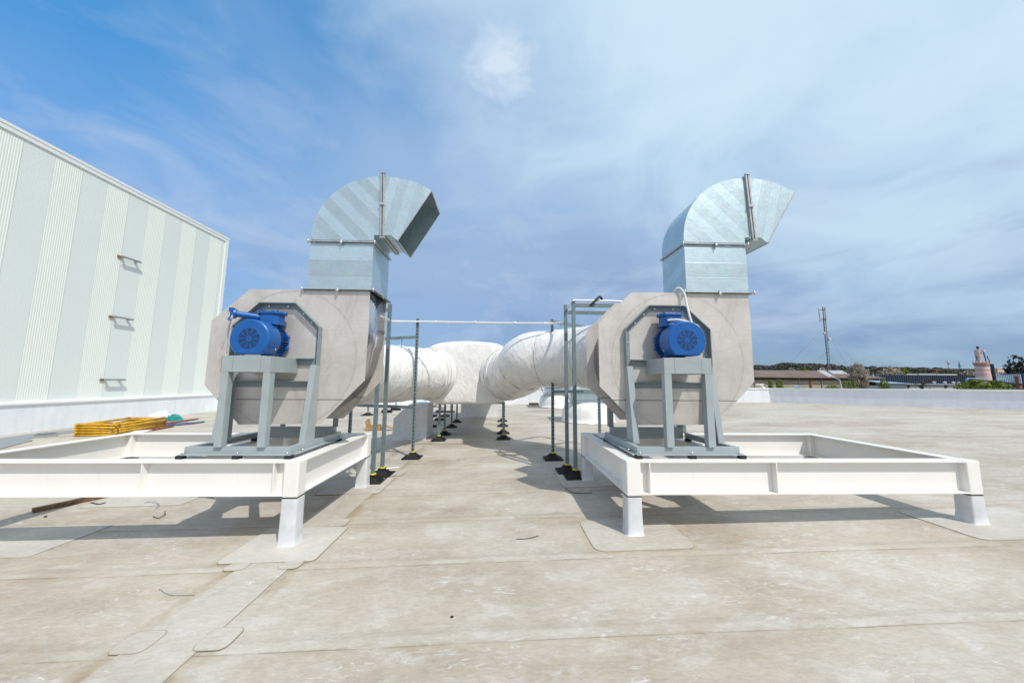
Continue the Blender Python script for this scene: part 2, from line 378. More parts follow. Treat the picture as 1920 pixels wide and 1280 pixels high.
# ------------------------------------------------------------------ setting: roof, ground
mb = MB()
outline = [(-16.3, -6), (23.6, -6), (23.6, 11.2), (21.3, 13.7), (18.75, 16.6), (15.7, 20.0), (8, 21.4), (1, 22.1), (-16.3, 22.6)]
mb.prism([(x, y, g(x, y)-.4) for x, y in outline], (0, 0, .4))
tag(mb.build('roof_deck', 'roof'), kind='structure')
def sheet(name, mat, pts, h=.004, th=.004):
    cx = sum(p[0] for p in pts)/len(pts); cy = sum(p[1] for p in pts)/len(pts); e = MB()
    q = [(x+math.copysign(.004, x-cx), y+math.copysign(.005, y-cy)) for x, y in pts]
    e.prism([(x, y, g(x, y)+h-th+.0002) for x, y in q], (0, 0, th*.5)); tag(e.build('sealant_edge', 'edge'), kind='structure')
    b = MB(); b.prism([(x, y, g(x, y)+h-th) for x, y in pts], (0, 0, th)); return tag(b.build(name, mat), kind='structure')
def rounded(x0, y0, x1, y1, r=.1, sk=0):
    P = []
    for cx, cy, a in ((x1-r, y1-r, 0), (x0+r, y1-r, 90), (x0+r, y0+r, 180), (x1-r, y0+r, 270)):
        for k in range(6): P.append((cx+r*math.cos(R(a+18*k)) + sk*(cy-y0), cy+r*math.sin(R(a+18*k))))
    return P
sheet('roof_patch', 'patch', rounded(.90, 3.36, 1.86, 4.05, .1), .007, .007)
sheet('roof_patch', 'patch_blue', rounded(4.60, 3.32, 5.9, 4.07, .1), .007, .007)
sheet('roof_patch', 'patch_blue', rounded(.95, 5.25, 1.75, 6.0, .08), .006, .006)
sheet('roof_patch', 'patch_blue', rounded(-2.5, 3.36, -1.64, 4.08, .05), .011, .007)
sheet('roof_patch', 'patch', rounded(-2.6, 5.2, -1.7, 5.95, .05), .011, .007)
sheet('roof_patch', 'patch_blue', rounded(-5.6, 3.62, -4.4, 4.35, .05), .006, .006)
sheet('roof_patch', 'patch_blue', rounded(-5.5, 4.95, -4.2, 5.6, .05), .006, .006)
sheet('membrane_strip', 'strip', [(-2.25, -2), (-1.78, -2), (-1.80, 3.37), (-1.78, 7.2), (-2.22, 7.2), (-2.24, 3.37)], .006, .005)
for (x0, x1) in ((-2.33, -2.12), (-1.84, -1.64)):
    sheet('roof_patch', 'strip', rounded(x0, 2.34, x1, 2.53, .05), .0088, .0022)
for (x0, x1) in ((-2.36, -2.18), (-1.90, -1.72)):
    sheet('roof_patch', 'strip', rounded(x0, 3.24, x1, 3.37, .05), .0088, .0022)
sheet('roof_patch', 'strip', rounded(-1.92, 4.1, -1.7, 4.3, .04), .0088, .0022)
sheet('roof_patch', 'strip', rounded(-2.02, 6.1, -1.62, 6.45, .04), .0088, .0022)
b = MB(); b._q([(-3000, -500, -5), (3000, -500, -5), (3000, 4500, -5), (-3000, 4500, -5)], [(0, 1, 2, 3)])
tag(b.build('ground', 'grass'), kind='structure')

# parapets
def parapet(P, tops, th, label, name='parapet_wall'):
    t = thing(name, (P[0][0], P[0][1], g(*P[0])), label, 'parapet')
    b = MB(); c = MB()
    nrm = []
    for i in range(len(P)):
        a = Vector(P[max(i-1, 0)]); d = Vector(P[min(i+1, len(P)-1)]); q = (d-a).normalized(); nrm.append(Vector((-q.y, q.x)))
    for i in range(len(P)-1):
        A, B = Vector(P[i]), Vector(P[i+1]); a2, b2 = A+nrm[i]*th, B+nrm[i+1]*th
        k = 10
        for j in range(k):
            p, q = A.lerp(B, j/k), A.lerp(B, (j+1)/k); p2, q2 = a2.lerp(b2, j/k), b2.lerp(b2, 0) if False else a2.lerp(b2, (j+1)/k)
            zt0 = tops[i]+(tops[i+1]-tops[i])*j/k; zt1 = tops[i]+(tops[i+1]-tops[i])*(j+1)/k
            n0 = (p2-p).normalized()
            b._q([(p.x-n0.x*.05, p.y-n0.y*.05, g(*p)-.02), (q.x-n0.x*.05, q.y-n0.y*.05, g(*q)-.02), (q.x, q.y, g(*q)+.06), (p.x, p.y, g(*p)+.06),
                  (q.x, q.y, zt1), (p.x, p.y, zt0), (q2.x, q2.y, zt1), (p2.x, p2.y, zt0), (q2.x, q2.y, -5), (p2.x, p2.y, -5)],
                 [(0, 1, 2, 3), (3, 2, 4, 5), (5, 4, 6, 7), (7, 6, 8, 9)])
        n0 = nrm[i]
        e = .035
        c._q([(A.x-nrm[i].x*e, A.y-nrm[i].y*e, tops[i]-.06), (B.x-nrm[i+1].x*e, B.y-nrm[i+1].y*e, tops[i+1]-.06),
              (B.x-nrm[i+1].x*e, B.y-nrm[i+1].y*e, tops[i+1]+.02), (A.x-nrm[i].x*e, A.y-nrm[i].y*e, tops[i]+.02),
              (b2.x+nrm[i+1].x*e, b2.y+nrm[i+1].y*e, tops[i+1]+.02), (a2.x+nrm[i].x*e, a2.y+nrm[i].y*e, tops[i]+.02),
              (b2.x+nrm[i+1].x*e, b2.y+nrm[i+1].y*e, tops[i+1]-.06), (a2.x+nrm[i].x*e, a2.y+nrm[i].y*e, tops[i]-.06)],
             [(0, 1, 2, 3), (3, 2, 4, 5), (5, 4, 6, 7), (7, 6, 1, 0)])
    b.build('wall', 'parapet', t, off=t['_o']); c.build('cap', 'trim', t, off=t['_o'])
    return t
parapet([(21.4+2.2, 11.2), (21.35, 13.7), (18.8, 16.55), (15.75, 20.0)][::1], [1.45, 1.40, 1.36, 1.32], .35, 'long white parapet along the right edge of the roof')
parapet([(15.75, 20.0), (8, 21.4), (1., 22.1), (-16.2, 22.6)], [1.32, 1.27, 1.20, .95], .35, 'low white parapet across the far end of the roof behind the big ducts')

# ------------------------------------------------------------------ left building
WX = -16.3
t = thing('warehouse_building', (WX, 12, g(WX, 12)), 'tall pale green building with ribbed and smooth vertical wall panels on the left', 'building')
rib = MB(); smo = MB()
y = 12.39-.85*14; k = 0; ztop = 9.86
while y < 20.40:
    y1 = min(y+.85, 20.42)
    if k % 2 == 0:
        n = 13; w = (y1-y)/n
        for i in range(n):
            a = y+i*w
            rib._q([(WX, a, .78), (WX+.0, a+w*.3, .78), (WX+.006, a+w*.42, .78), (WX+.006, a+w*.85, .78), (WX, a+w*.97, .78), (WX, a+w, .78),
                    (WX, a, ztop), (WX+.0, a+w*.3, ztop), (WX+.006, a+w*.42, ztop), (WX+.006, a+w*.85, ztop), (WX, a+w*.97, ztop), (WX, a+w, ztop)],
                   [(j, j+1, j+7, j+6) for j in range(5)])
    else:
        n = 20; w = (y1-y)/n
        for i in range(n):
            a = y+i*w
            smo._q([(WX+.004, a, .78), (WX+.006, a+w*.5, .78), (WX+.004, a+w, .78), (WX+.004, a, ztop), (WX+.006, a+w*.5, ztop), (WX+.004, a+w, ztop)],
                   [(0, 1, 4, 3), (1, 2, 5, 4)])
    y = y1; k += 1
rib.build('ribbed_panels', 'clad', t, off=t['_o']); smo.build('smooth_panels', 'clad2', t, off=t['_o'])
b = MB(); b.box((WX-30, .3, -5), (WX-.02, 20.42, ztop)); b.build('wall_core', 'clad2', t, off=t['_o'])
b = MB(); b.box((WX-30, .3, ztop), (WX+.06, 20.50, ztop+.10)); b.box((WX-.1, .3, ztop-.16), (WX+.045, 20.48, ztop)); b.build('roof_edge_trim', 'trim', t, off=t['_o'])
b = MB(); b.box((WX-.2, 20.26, .78), (WX+.05, 20.47, ztop-.16)); b.build('corner_trim', 'trim', t, off=t['_o'])
for z in (6.78, 4.18, 1.56):
    b = MB(); b.box((WX+.14, 14.82, z-.03), (WX+.20, 15.62, z+.03))
    for yy in (14.9, 15.46): b.box((WX+.01, yy, z-.035), (WX+.14, yy+.08, z+.035))
    b.build('wall_bracket', 'brack', t, off=t['_o'])
    b = MB(); b.box((WX+.02, 14.78, z-.05), (WX+.05, 14.90, z+.04)); b.build('rusty_plate', 'rust', t, off=t['_o'])
t = thing('wall_upstand', (WX+.1, 12, g(WX, 12)), 'low white membrane upstand with metal drip edge at foot of the left building', 'upstand')
b = MB(); P = [(WX+.10, -6), (WX+.10, 20.8)]
b.prism([(WX-.15, -6, g(WX, -6)-.1), (WX+.12, -6, g(WX, -6)-.1), (WX+.12, -6, .72), (WX-.15, -6, .76)], (0, 26.85, 0)); b.build('upstand_face', 'parapet', t, off=t['_o'])
b = MB(); b.prism([(WX-.1, -6, .72), (WX+.17, -6, .70), (WX+.17, -6, .77), (WX-.02, -6, .82), (WX-.02, -6, .79)], (0, 26.9, 0)); b.build('drip_edge', 'trim', t, off=t['_o'])
b = MB(); b.box((WX-3, 20.9, -.6), (WX+.8, 21.3, .60)); single(b, 'corner_upstand', 'parapet', 'short lit white upstand just past the far corner of the left building', 'upstand', (WX, 21, g(WX, 21)))

# ------------------------------------------------------------------ steel frames
def ibeam(b, a, c, along, w=.15, z1=ZT, h=.33, tf=.011, tw=.008):
    """along='x': a=(x0), c=(x1) at centre y"""
    (x0, x1, cc) = a, c, w
def beam_x(x0, x1, yc, z1=ZT, h=.33, w=.15):
    b = MB(); b.box((x0, yc-w/2, z1-.012), (x1, yc+w/2, z1)); b.box((x0, yc-w/2, z1-h), (x1, yc+w/2, z1-h+.012)); b.box((x0, yc-.004, z1-h+.012), (x1, yc+.004, z1-.012)); return b
def beam_y(y0, y1, xc, z1=ZT, h=.33, w=.15):
    b = MB(); b.box((xc-w/2, y0, z1-.012), (xc+w/2, y1, z1)); b.box((xc-w/2, y0, z1-h), (xc+w/2, y1, z1-h+.012)); b.box((xc-.004, y0, z1-h+.012), (xc+.004, y1, z1-.012)); return b
def steel_frame(x0, x1, y0, y1, inner, label, stiff):
    """outer size; posts .15 square at the corners"""
    o = ((x0+x1)/2, (y0+y1)/2, g((x0+x1)/2, (y0+y1)/2))
    t = thing('steel_platform', o, label, 'steel frame', 'white steel base frames under the fans'); w = .15
    for (px, py) in ((x0, y0), (x1-w, y0), (x0, y1-w), (x1-w, y1-w)):
        b = MB(); b.box((px, py, .445), (px+w, py+w, ZT+.006)); p = b.build('post', 'white', t, off=o, bev=.012)
        z0 = g(px, py)-.01; b = MB()
        e0, e1 = .003, .008; n = 0; prof = [(.435, e0), (.2, e0+.002), (z0+.09, e1), (z0+.03, .011), (z0+.014, .022), (z0+.006, .04)]
        rings = []
        for z, e in prof:
            r = []; A, B, Cc, D = px-e, px+w+e, py-e, py+w+e; q = .022
            for (cx, cy, a) in ((B-q, D-q, 0), (A+q, D-q, 90), (A+q, Cc+q, 180), (B-q, Cc+q, 270)):
                for k in range(4):
                    jit = .004*noise.noise(Vector((px*3+k, a*.1, z*9)))
                    r.append(b.bm.verts.new((cx+(q+jit)*math.cos(R(a+30*k)), cy+(q+jit)*math.sin(R(a+30*k)), z)))
            rings.append(r)
        for A_, B_ in zip(rings, rings[1:]):
            for k in range(16): f = b.bm.faces.new((A_[k], A_[(k+1) % 16], B_[(k+1) % 16], B_[k])); f.smooth = True
        b.bm.faces.new(rings[0])
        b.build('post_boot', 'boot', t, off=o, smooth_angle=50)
        b = MB(); b.box((px+.004, py+.004, .434), (px+w-.004, py+w-.004, .446)); b.build('post_joint', 'black', t, off=o)
    def st(b, x, yc, sy):  # stiffener plates on a beam along x, front side
        b.box((x-.005, yc+sy*.005, ZT-.318), (x+.005, yc+sy*.072, ZT-.0125))
    b = beam_x(x0+w, x1-w, y0+w/2); fb = b.build('beam', 'white', t, off=o)
    for x in stiff: b = MB(); st(b, x, y0+w/2, -1); b.build('stiffener_plate', 'white', fb, off=o)
    beam_x(x0+w, x1-w, y1-w/2).build('beam', 'white', t, off=o)
    beam_y(y0+w, y1-w, x0+w/2).build('beam', 'white', t, off=o)
    beam_y(y0+w, y1-w, x1-w/2).build('beam', 'white', t, off=o)
    for xc in inner: beam_y(y0+w+.0, y1-w, xc, ZT-.003).build('crossbeam', 'white', t, off=o)
    return t
steel_frame(1.314, 5.135, 3.65, 5.69, (1.59, 2.66), 'white steel base frame under the right fan, its right half empty', (1.56, 2.905))
steel_frame(-5.60, -1.99, 3.65, 5.62, (-2.265, -3.25), 'white steel base frame under the left fan, running out of the left edge', (-3.51, -2.24))

# ------------------------------------------------------------------ support feet and strut frames
def foot(t, x, y, off, sq=.36):
    z = g(x, y); b = MB(); s = sq/2
    L = [(s, 0), (s, .012), (s*.93, .013), (s*.66, .018), (s*.34, .08), (s*.31, .085), (s*.31, .115), (.0, .115)]
    prev = None
    for r, h in L:
        ring = [b.bm.verts.new((x+sx*r, y+sy*r, z+h)) for sx, sy in ((-1, -1), (1, -1), (1, 1), (-1, 1))]
        if prev:
            for k in range(4): b.bm.faces.new((prev[k], prev[(k+1) % 4], ring[(k+1) % 4], ring[k]))
        prev = ring
    b.bm.faces.new(prev)
    for a in range(4):  # ribs
        dx, dy = ((1, 0), (0, 1), (-1, 0), (0, -1))[a]
        for q in (-.05, 0, .05):
            c = Vector((x+dy*q, y+dx*q, z))
            b.prism([c+Vector((dx*s*.30-dy*.003, dy*s*.30-dx*.003, .105)), c+Vector((dx*s*.30+dy*.003, dy*s*.30+dx*.003, .105)),
                     c+Vector((dx*s*.95+dy*.003, dy*s*.95+dx*.003, .016)), c+Vector((dx*s*.95-dy*.003, dy*s*.95-dx*.003, .016))], (0, 0, -.01))
    b2 = MB(); b2.box((x-s, y-s, z+.012), (x+s, y-s+.02, z+.024)); b2.box((x-s, y+s-.02, z+.012), (x+s, y+s, z+.024))
    b2.box((x-s, y-s+.02, z+.012), (x-s+.02, y+s-.02, z+.024)); b2.box((x+s-.02, y-s+.02, z+.012), (x+s, y+s-.02, z+.024))
    me = bpy.data.meshes.new('x'); b2.bm.to_mesh(me); b.bm.from_mesh(me); b2.bm.free(); bpy.data.meshes.remove(me)
    f = b.build('foot', 'rubber', t, off=off)
    c = MB()
    c.tube([(x, y, z+.110), (x, y, z+.134)], .052, 8)
    c.build('lock_ring', 'yellow', f, off=off)
def strut_frame(p0, p1, z0, z1, bars, label, group='galvanised strut frames carrying the ducts', w=.056, feet=True, sq=.36, mat='strut'):
    o = ((p0[0]+p1[0])/2, (p0[1]+p1[1])/2, g((p0[0]+p1[0])/2, (p0[1]+p1[1])/2))
    t = thing('duct_support', o, label, 'support frame', group)
    d = (Vector(p1)-Vector(p0)).normalized()
    for (x, y), zt_ in ((p0, z0), (p1, z1)):
        b = MB(); b.bar((x, y, g(x, y)+.1), (x, y, zt_), w, w, (0, 1, 0)); b.build('post', mat, t, loc=(x, y, g(x, y)))
        foot(t, x, y, o, sq)
    for z in bars:
        b = MB(); a = Vector((*p0, z))+Vector((*d, 0))*w/2; c = Vector((*p1, z))-Vector((*d, 0))*w/2
        n = Vector((-d.y, d.x, 0))
        for (s0, q0, s1, q1) in ((-.028, -.03, -.023, .03), (.023, -.03, .028, .03), (-.023, -.03, .023, -.025)):
            b.prism([a+n*s0+Vector((0, 0, q0)), a+n*s1+Vector((0, 0, q0)), a+n*s1+Vector((0, 0, q1)), a+n*s0+Vector((0, 0, q1))], c-a)
        b.build('crossbar', 'strut', t, off=o)
    return t
strut_frame((1.24, 5.76), (3.05, 5.76), 2.96, 2.96, (2.90,), 'tall twin-leg strut frame right behind the right fan, nearer one')
strut_frame((1.17, 6.10), (3.05, 6.10), 2.98, 2.98, (2.84,), 'tall strut frame behind the right fan, farther one of the close pair')
strut_frame((-2.0, 5.79), (-3.7, 5.79), 2.9, 2.9, (2.8,), 'tall strut frame right behind the left fan, nearer one of the close pair')
strut_frame((-1.985, 6.19), (-3.7, 6.19), 2.97, 2.97, (2.86,), 'tall strut frame behind the left fan, farther one of the close pair')
strut_frame((1.07, 7.05), (2.30, 8.05), 2.88, 2.88, (2.84, 1.40), 'slotted strut frame set askew around the raised right branch duct', mat='slotted')
strut_frame((-1.78, 7.44), (-3.36, 8.1), 2.93, 2.9, (2.53, 1.05), 'slotted strut frame set askew around the left branch duct', mat='slotted')
for i, (y, d) in enumerate(((9.45, 'nearest'), (10.38, 'second'), (11.9, 'third'), (13.25, 'farthest'))):
    strut_frame((-1.59, y), (.12, y), 1.05, 1.05, (1.03,), f'low strut frame under the white trunk duct, {d} of the four rows', 'low strut frames under the trunk duct', .055, True, .36)

# ------------------------------------------------------------------ ducts
def wrinkle(amp, seed, f=1.):
    def w(p, dr, i, th):
        q = p*1.2 + dr*.9 + Vector((seed, 0, 0))
        a = noise.noise(q*1.6)*amp
        fold = noise.noise(Vector((p.x*3.2+p.z*2+th*1.4*f, p.y*3.2+th*1.4*f, seed)))
        cr = noise.noise(Vector((i*.13+th*1.3, th*.6-i*.06, seed)))
        cr2 = noise.noise(Vector((i*.22-th*1.1, th*1.2+i*.03, seed+9)))
        return a + max(0, fold)**1.5*amp*1.5 + noise.noise(q*6)*amp*.2 + max(0, 1-abs(cr)*8)*amp*.9 + max(0, 1-abs(cr2)*12)*amp*.7
    return w
def duct(name, P, r, label, seed, bands=(), n=72):
    path = smooth_path(P, 14); o = P[0]
    t = thing(name, (o[0], o[1], g(o[0], o[1])), label, 'insulated duct', 'white insulated branch ducts')
    b = MB(); b.tube(path, r, n, True, wrinkle(.013, seed)); b.build('insulation_wrap', 'wrap', t, off=t['_o'], smooth_angle=60)
    for f in bands:
        c = MB(); i = int(f*(len(path)-2)); a = path[i]; d = (path[i+1]-path[i]).normalized(); rr_ = r if not isinstance(r, list) else r[0]
        rr_ = r[i] if isinstance(r, list) else r
        wr_ = wrinkle(.013, seed); c.tube([a-d*.006, a-d*.003, a+d*.003, a+d*.006], [rr_-.01, rr_+.004, rr_+.004, rr_-.01], 72, False, lambda p, q, j, th: wr_(p, q, i, th))
        c.build('wrap_seam', 'seam', t, off=t['_o'], smooth_angle=60)
    return t
RP = [(2.12, 4.95, 2.07), (2.12, 5.5, 2.07), (2.0, 6.2, 2.08), (1.6, 6.95, 2.10), (1.05, 7.45, 2.10), (.62, 7.75, 2.05), (.47, 8.4, 1.86), (.20, 9.02, 1.79), (.0, 9.5, 1.78)]
duct('branch_duct', RP, [.60+.03*min(1, max(0, (i-60)/50)) for i in range(14*(len(RP)-1)+1)], 'white wrapped branch duct from right fan, stepping down to trunk', 3.1, (.05, .33, .52, .66, .80))
LP = [(-2.68, 4.95, 2.03), (-2.68, 5.4, 2.0), (-2.72, 6.1, 1.85), (-2.72, 6.8, 1.76), (-2.5, 7.5, 1.755), (-2.25, 8.1, 1.77), (-2.06, 8.58, 1.78), (-1.86, 9.02, 1.785), (-1.62, 9.45, 1.79)]
duct('branch_duct', LP, [.60+.045*min(1, max(0, (i-40)/70)) for i in range(14*(len(LP)-1)+1)], 'white wrapped branch duct from left fan, low and level to trunk', 8.7, (.05, .36, .62))
# trunk: rounded-rectangular section along Y
t = thing('trunk_duct', (-.85, 9.2, g(-.85, 9.2)), 'big white wrapped trunk duct where both branch ducts join', 'insulated duct')
b = MB(); rings = []; n = 96
stations = [(9.02, .3, .3), (9.03, .92, .70), (9.045, 1.06, .775), (9.09, 1.12, .81), (9.2, 1.16, .825), (9.35, 1.2, .83), (9.8, 1.2, .83), (10.4, 1.15, .82), (10.9, .95, .8), (11.4, .86, .78), (12.4, .85, .78), (13.4, .85, .78), (14.4, .84, .77), (15.5, .84, .77), (15.55, .3, .3)]
SS = []
for (a, b_) in zip(stations, stations[1:]):
    kk = 6 if b_[0]-a[0] > .3 else 2
    for j in range(kk): SS.append(tuple(a[i]+(b_[i]-a[i])*j/kk for i in range(3)))
SS.append(stations[-1])
for (y, hw, hh) in SS:
    ring = []
    for k in range(n):
        th = 2*PI*k/n; c_, s_ = math.cos(th), math.sin(th); e = .46
        x = math.copysign(abs(c_)**e, c_)*hw; z = math.copysign(abs(s_)**e, s_)*hh
        q = Vector((x, y, z)); w = 1+.014*noise.noise(q*1.8)+.007*noise.noise(q*6)
        yy = y + (.02*noise.noise(q*5) if y < 9.3 else 0)
        ring.append(b.bm.verts.new((-.86+x*w, yy, 1.80+z*w + .035*(1-abs(x)))))
    rings.append(ring)
for A, B in zip(rings, rings[1:]):
    for k in range(n): f = b.bm.faces.new((A[k], B[k], B[(k+1) % n], A[(k+1) % n])); f.smooth = True
b.bm.faces.new(rings[0]); b.bm.faces.new(rings[-1])
b.build('insulation_wrap', 'wrap', t, off=t['_o'], smooth_angle=60)
def collar(path, f, r, seed):
    c = MB(); P = smooth_path(path, 14); i = int(f*(len(P)-2)); a = P[i]; d = (P[i+1]-P[i]).normalized()
    c.tube([a-d*.01, a+d*.0, a+d*.05, a+d*.35], [r-.01, r+.014, r+.02, r+.03], 72, False, wrinkle(.010, seed)); return c
collar(LP, .875, .645, 2).build('joint_collar', 'wrap', t, off=t['_o'], smooth_angle=60)
collar(RP, .87, .63, 5).build('joint_collar', 'wrap', t, off=t['_o'], smooth_angle=60)
for path, f_3, rj, sd in ((LP, .875, .645, 2), (RP, .87, .63, 5)):
    for off_, dr_ in ((.015, .018), (.13, .026)):
        P_ = smooth_path(path, 14); i = int(f_3*(len(P_)-2)); a = P_[i]; d = (P_[i+1]-P_[i]).normalized(); c = MB()
        c.tube([a+d*(off_-.005), a+d*(off_-.002), a+d*(off_+.002), a+d*(off_+.005)], [rj+dr_-.01, rj+dr_+.006, rj+dr_+.006, rj+dr_-.01], 72, False, wrinkle(.010, sd)); c.build('wrap_seam', 'seam', t, off=t['_o'], smooth_angle=60)
for z in (2.42, 1.18):
    c = MB(); c.tube([(-1.4+.1*i, 9.052+(.03 if i in (0, 10) else 0), z+.004*noise.noise(Vector((i, z, 0)))) for i in range(11)], .006, 6); c.build('wrap_seam', 'seam', t, off=t['_o'])

# ------------------------------------------------------------------ fans
FO = (0, 4.3, ZT)   # origin of fan space
def fan(ax, label, boxdx, right):
    t = thing('industrial_fan', (ax, 4.3, ZT), label, 'fan', 'centrifugal roof fans'); K = dict(off=FO)
    Y0, Y1 = 4.30, 4.92
    poly = [(-.44, 2.75), (-.88, 2.34), (-.88, 1.55), (-.42, 1.08), (.57, 1.09), (1.09, 1.62), (1.10, 2.36), (1.095, 2.75)]
    b = MB()
    b.prism([(x, Y0-.005, z) for x, z in poly], (0, .010, 0)); b.build('front_plate', 'house', t, **K)
    b = MB(); b.prism([(x, Y1-.005, z) for x, z in poly], (0, .010, 0)); b.build('rear_plate', 'house', t, **K)
    sp = [(1.085, 2.745), (1.085, 2.2), (1.07, 2.08)] + [( .02 + (1.015-.26*(-a/180)**1.0*.85)*math.cos(R(a)), 1.98 + (1.0-.2*(-a/270))*.90*math.sin(R(a))) for a in range(0, -271, -6)] + [(.27, 2.72), (.27, 2.745)]
    b = MB()
    b._q([(x, Y0+.006, z) for x, z in sp] + [(x, Y1-.006, z) for x, z in sp], [(i, i+1, i+1+len(sp), i+len(sp)) for i in range(len(sp)-1)])
    for f in b.bm.faces: f.smooth = True
    b.build('scroll_casing', 'scroll', t, solid=.004, smooth_angle=50, **K)
    b = MB(); b.tube([(0, Y1+.006, 2.07), (0, Y1+.07, 2.07)], .57, 48); b.build('inlet_ring', 'house', t, **K)
    # octagonal bracket and legs
    oc = [(-.56, 1.801), (-.56, 2.27), (-.25, 2.57), (.20, 2.57), (.52, 2.27), (.52, 1.801)]
    inn = [(-.49, 1.801), (-.49, 2.24), (-.22, 2.50), (.17, 2.50), (.45, 2.24), (.45, 1.801)]
    b = MB(); q = [(-.552, 1.801), (-.552, 2.266), (-.247, 2.562), (.197, 2.562), (.512, 2.266), (.512, 1.801)]
    for i in range(5):
        b.prism([(oc[i][0], Y0-.012, oc[i][1]), (oc[i+1][0], Y0-.012, oc[i+1][1]), (inn[i+1][0], Y0-.012, inn[i+1][1]), (inn[i][0], Y0-.012, inn[i][1])], (0, .0065, 0))
        b.prism([(oc[i][0], Y0-.085, oc[i][1]), (oc[i+1][0], Y0-.085, oc[i+1][1]), (q[i+1][0], Y0-.085, q[i+1][1]), (q[i][0], Y0-.085, q[i][1])], (0, .0725, 0))
    br = b.build('mounting_bracket', 'greyd', t, **K)
    for (x, z) in ((-.16, 2.53), (.08, 2.53), (-.30, 2.46), (-.42, 2.35), (.28, 2.44), (.39, 2.33), (-.52, 2.1), (-.52, 1.95), (.485, 2.1), (.485, 1.95)): b = MB(); b.cyl((x, Y0-.03, z), (x, Y0-.012, z), .012, 8); b.build('bolt', 'bolt', br, **K)
    for sx, x0, x1 in ((-1, -.56, -.49), (1, .45, .52)):
        b = MB(); xo = x0 if sx < 0 else x1-.008
        b.prism([(xo, Y0-.013, 1.80), (xo, Y0-.086, 1.80), (xo, Y0-.215, .90), (xo, Y0-.013, .90)], (.008, 0, 0))
        b.prism([(x0, Y0-.087, 1.80), (x1, Y0-.087, 1.80), (x1, Y0-.216, .90), (x0, Y0-.216, .90)], (0, -.007, 0))
        b.box((x0+.0085 if sx < 0 else x0, Y0-.013, .9), (x1 if sx < 0 else x1-.0085, Y0-.0055, 1.80))
        b.build('rear_leg', 'grey', t, **K)
    b = MB()
    b.box((-.487, Y0-.075, 1.60), (.447, Y0-.013, 1.608)); b.box((-.487, Y0-.019, 1.53), (.447, Y0-.0125, 1.60))
    for (a, c) in ((-.487, -.302), (.252, .447)):
        b.box((a, Y0-.075, 1.875), (c, Y0-.013, 1.883)); b.box((a, Y0-.019, 1.80), (c, Y0-.0125, 1.875))
    b.build('crossbar', 'greyd', t, **K)
    # motor table
    b = MB(); b.box((-.30, 3.80, 1.70), (.25, 3.808, 1.875)); b.box((-.30, 3.808, 1.70), (-.292, 4.286, 1.875)); b.box((.242, 3.808, 1.70), (.25, 4.286, 1.875))
    b.box((-.292, 3.808, 1.862), (.242, 4.286, 1.870)); b.box((-.03, 3.809, 1.72), (-.02, 4.28, 1.86))
    b.build('motor_table', 'grey', t, bev=.002, **K)
    for a, c in ((-.298, .003), (-.175, .002), (.245, .003), (.13, .0012)):
        b = MB(); b.box((a, 3.7985, 1.702), (a+c, 3.7999, 1.873)); b.build('rust_streak', 'rust', t, **K)
    for x in (-.295, .165):
        b = MB(); b.box((x, 3.801, .905), (x+.08, 3.808, 1.699)); b.box((x, 3.808, .905), (x+.007, 3.88, 1.699)) if x > 0 else b.box((x, 3.808, .905), (x+.007, 3.88, 1.699))
        b.box((x+.073, 3.808, .905), (x+.08, 3.88, 1.699)); b.build('front_leg', 'grey', t, bev=.002, **K)
    # skid
    b = MB(); X0, X1 = -.62, .52; z0 = ZT+.036
    b.box((X0, 3.83, z0+.007), (X1, 3.838, z0+.078)); b.box((X0-.02, 3.775, z0), (X1+.02, 3.838, z0+.0065)); b.box((X0, 3.838, z0+.071), (X1, 3.88, z0+.078))
    for x, s in ((X0, -1), (X1, 1)):
        b.box((min(x, x+s*.007), 3.84, z0+.007), (max(x, x+s*.007), 4.97, z0+.078)); b.box((min(x, x+s*.055), 3.84, z0), (max(x, x+s*.055), 4.97, z0+.0065))
        b.box((min(x, x-s*.05), 3.885, z0+.071), (max(x, x-s*.05), 4.97, z0+.0785))
    b.box((X0+.06, 4.90, z0), (X1-.06, 4.97, z0+.15))
    sk = b.build('skid', 'grey', t, **K)
    for x, y in ((-.60, 3.80), (-.03, 3.80), (.50, 3.80), (-.65, 4.0), (-.65, 4.9), (.55, 4.0), (.55, 4.9)):
        b = MB(); b.cyl((x, y, z0+.006), (x, y, z0+.03), .012, 8); b.build('bolt', 'bolt', sk, **K)
    for x, y in ((-.62, 3.80), (-.03, 3.80), (.52, 3.80), (-.63, 4.90), (.53, 4.90)):
        b = MB(); b.box((x-.035, y-.03, ZT+.001), (x+.035, y+.03, z0-.001)); b.build('rubber_pad', 'rubber', t, **K)
    for x in (-.58, .42):
        b = MB(); b.box((x, 4.93, z0+.151), (x+.07, 4.945, 1.3)); b.box((x, 4.945, z0+.151), (x+.008, 5.0, 1.3)); b.build('back_leg', 'greyd', t, **K)
    # motor
    mx, mz = (.02 if right else -.075), (2.085 if right else 2.075)
    mo = MB()
    mo.tube([(mx, 4.08, mz), (mx, 4.275, mz)], .155, 40)
    for k in range(40):
        a = 2*PI*k/40; c_, s_ = math.cos(a), math.sin(a)
        if abs(a-PI*1.5) < .5: continue
        p = Vector((mx+.15*c_, 4.095, mz+.15*s_)); d = Vector((c_, 0, s_)); s = Vector((-s_, 0, c_))*.004
        L_ = .046 if k % 5 else .06
        mo.prism([p-s, p+s, p+s+d*L_, p-s+d*L_], (0, .155, 0))
    mo.tube([(mx, 4.25, mz), (mx, 4.27, mz)], .205, 40)
    for a in (20, 75, 105, 160, 200, 250, 290, 340): mo.tube([(mx+.20*math.cos(R(a)), 4.235, mz+.20*math.sin(R(a))), (mx+.20*math.cos(R(a)), 4.275, mz+.20*math.sin(R(a)))], .022, 10)
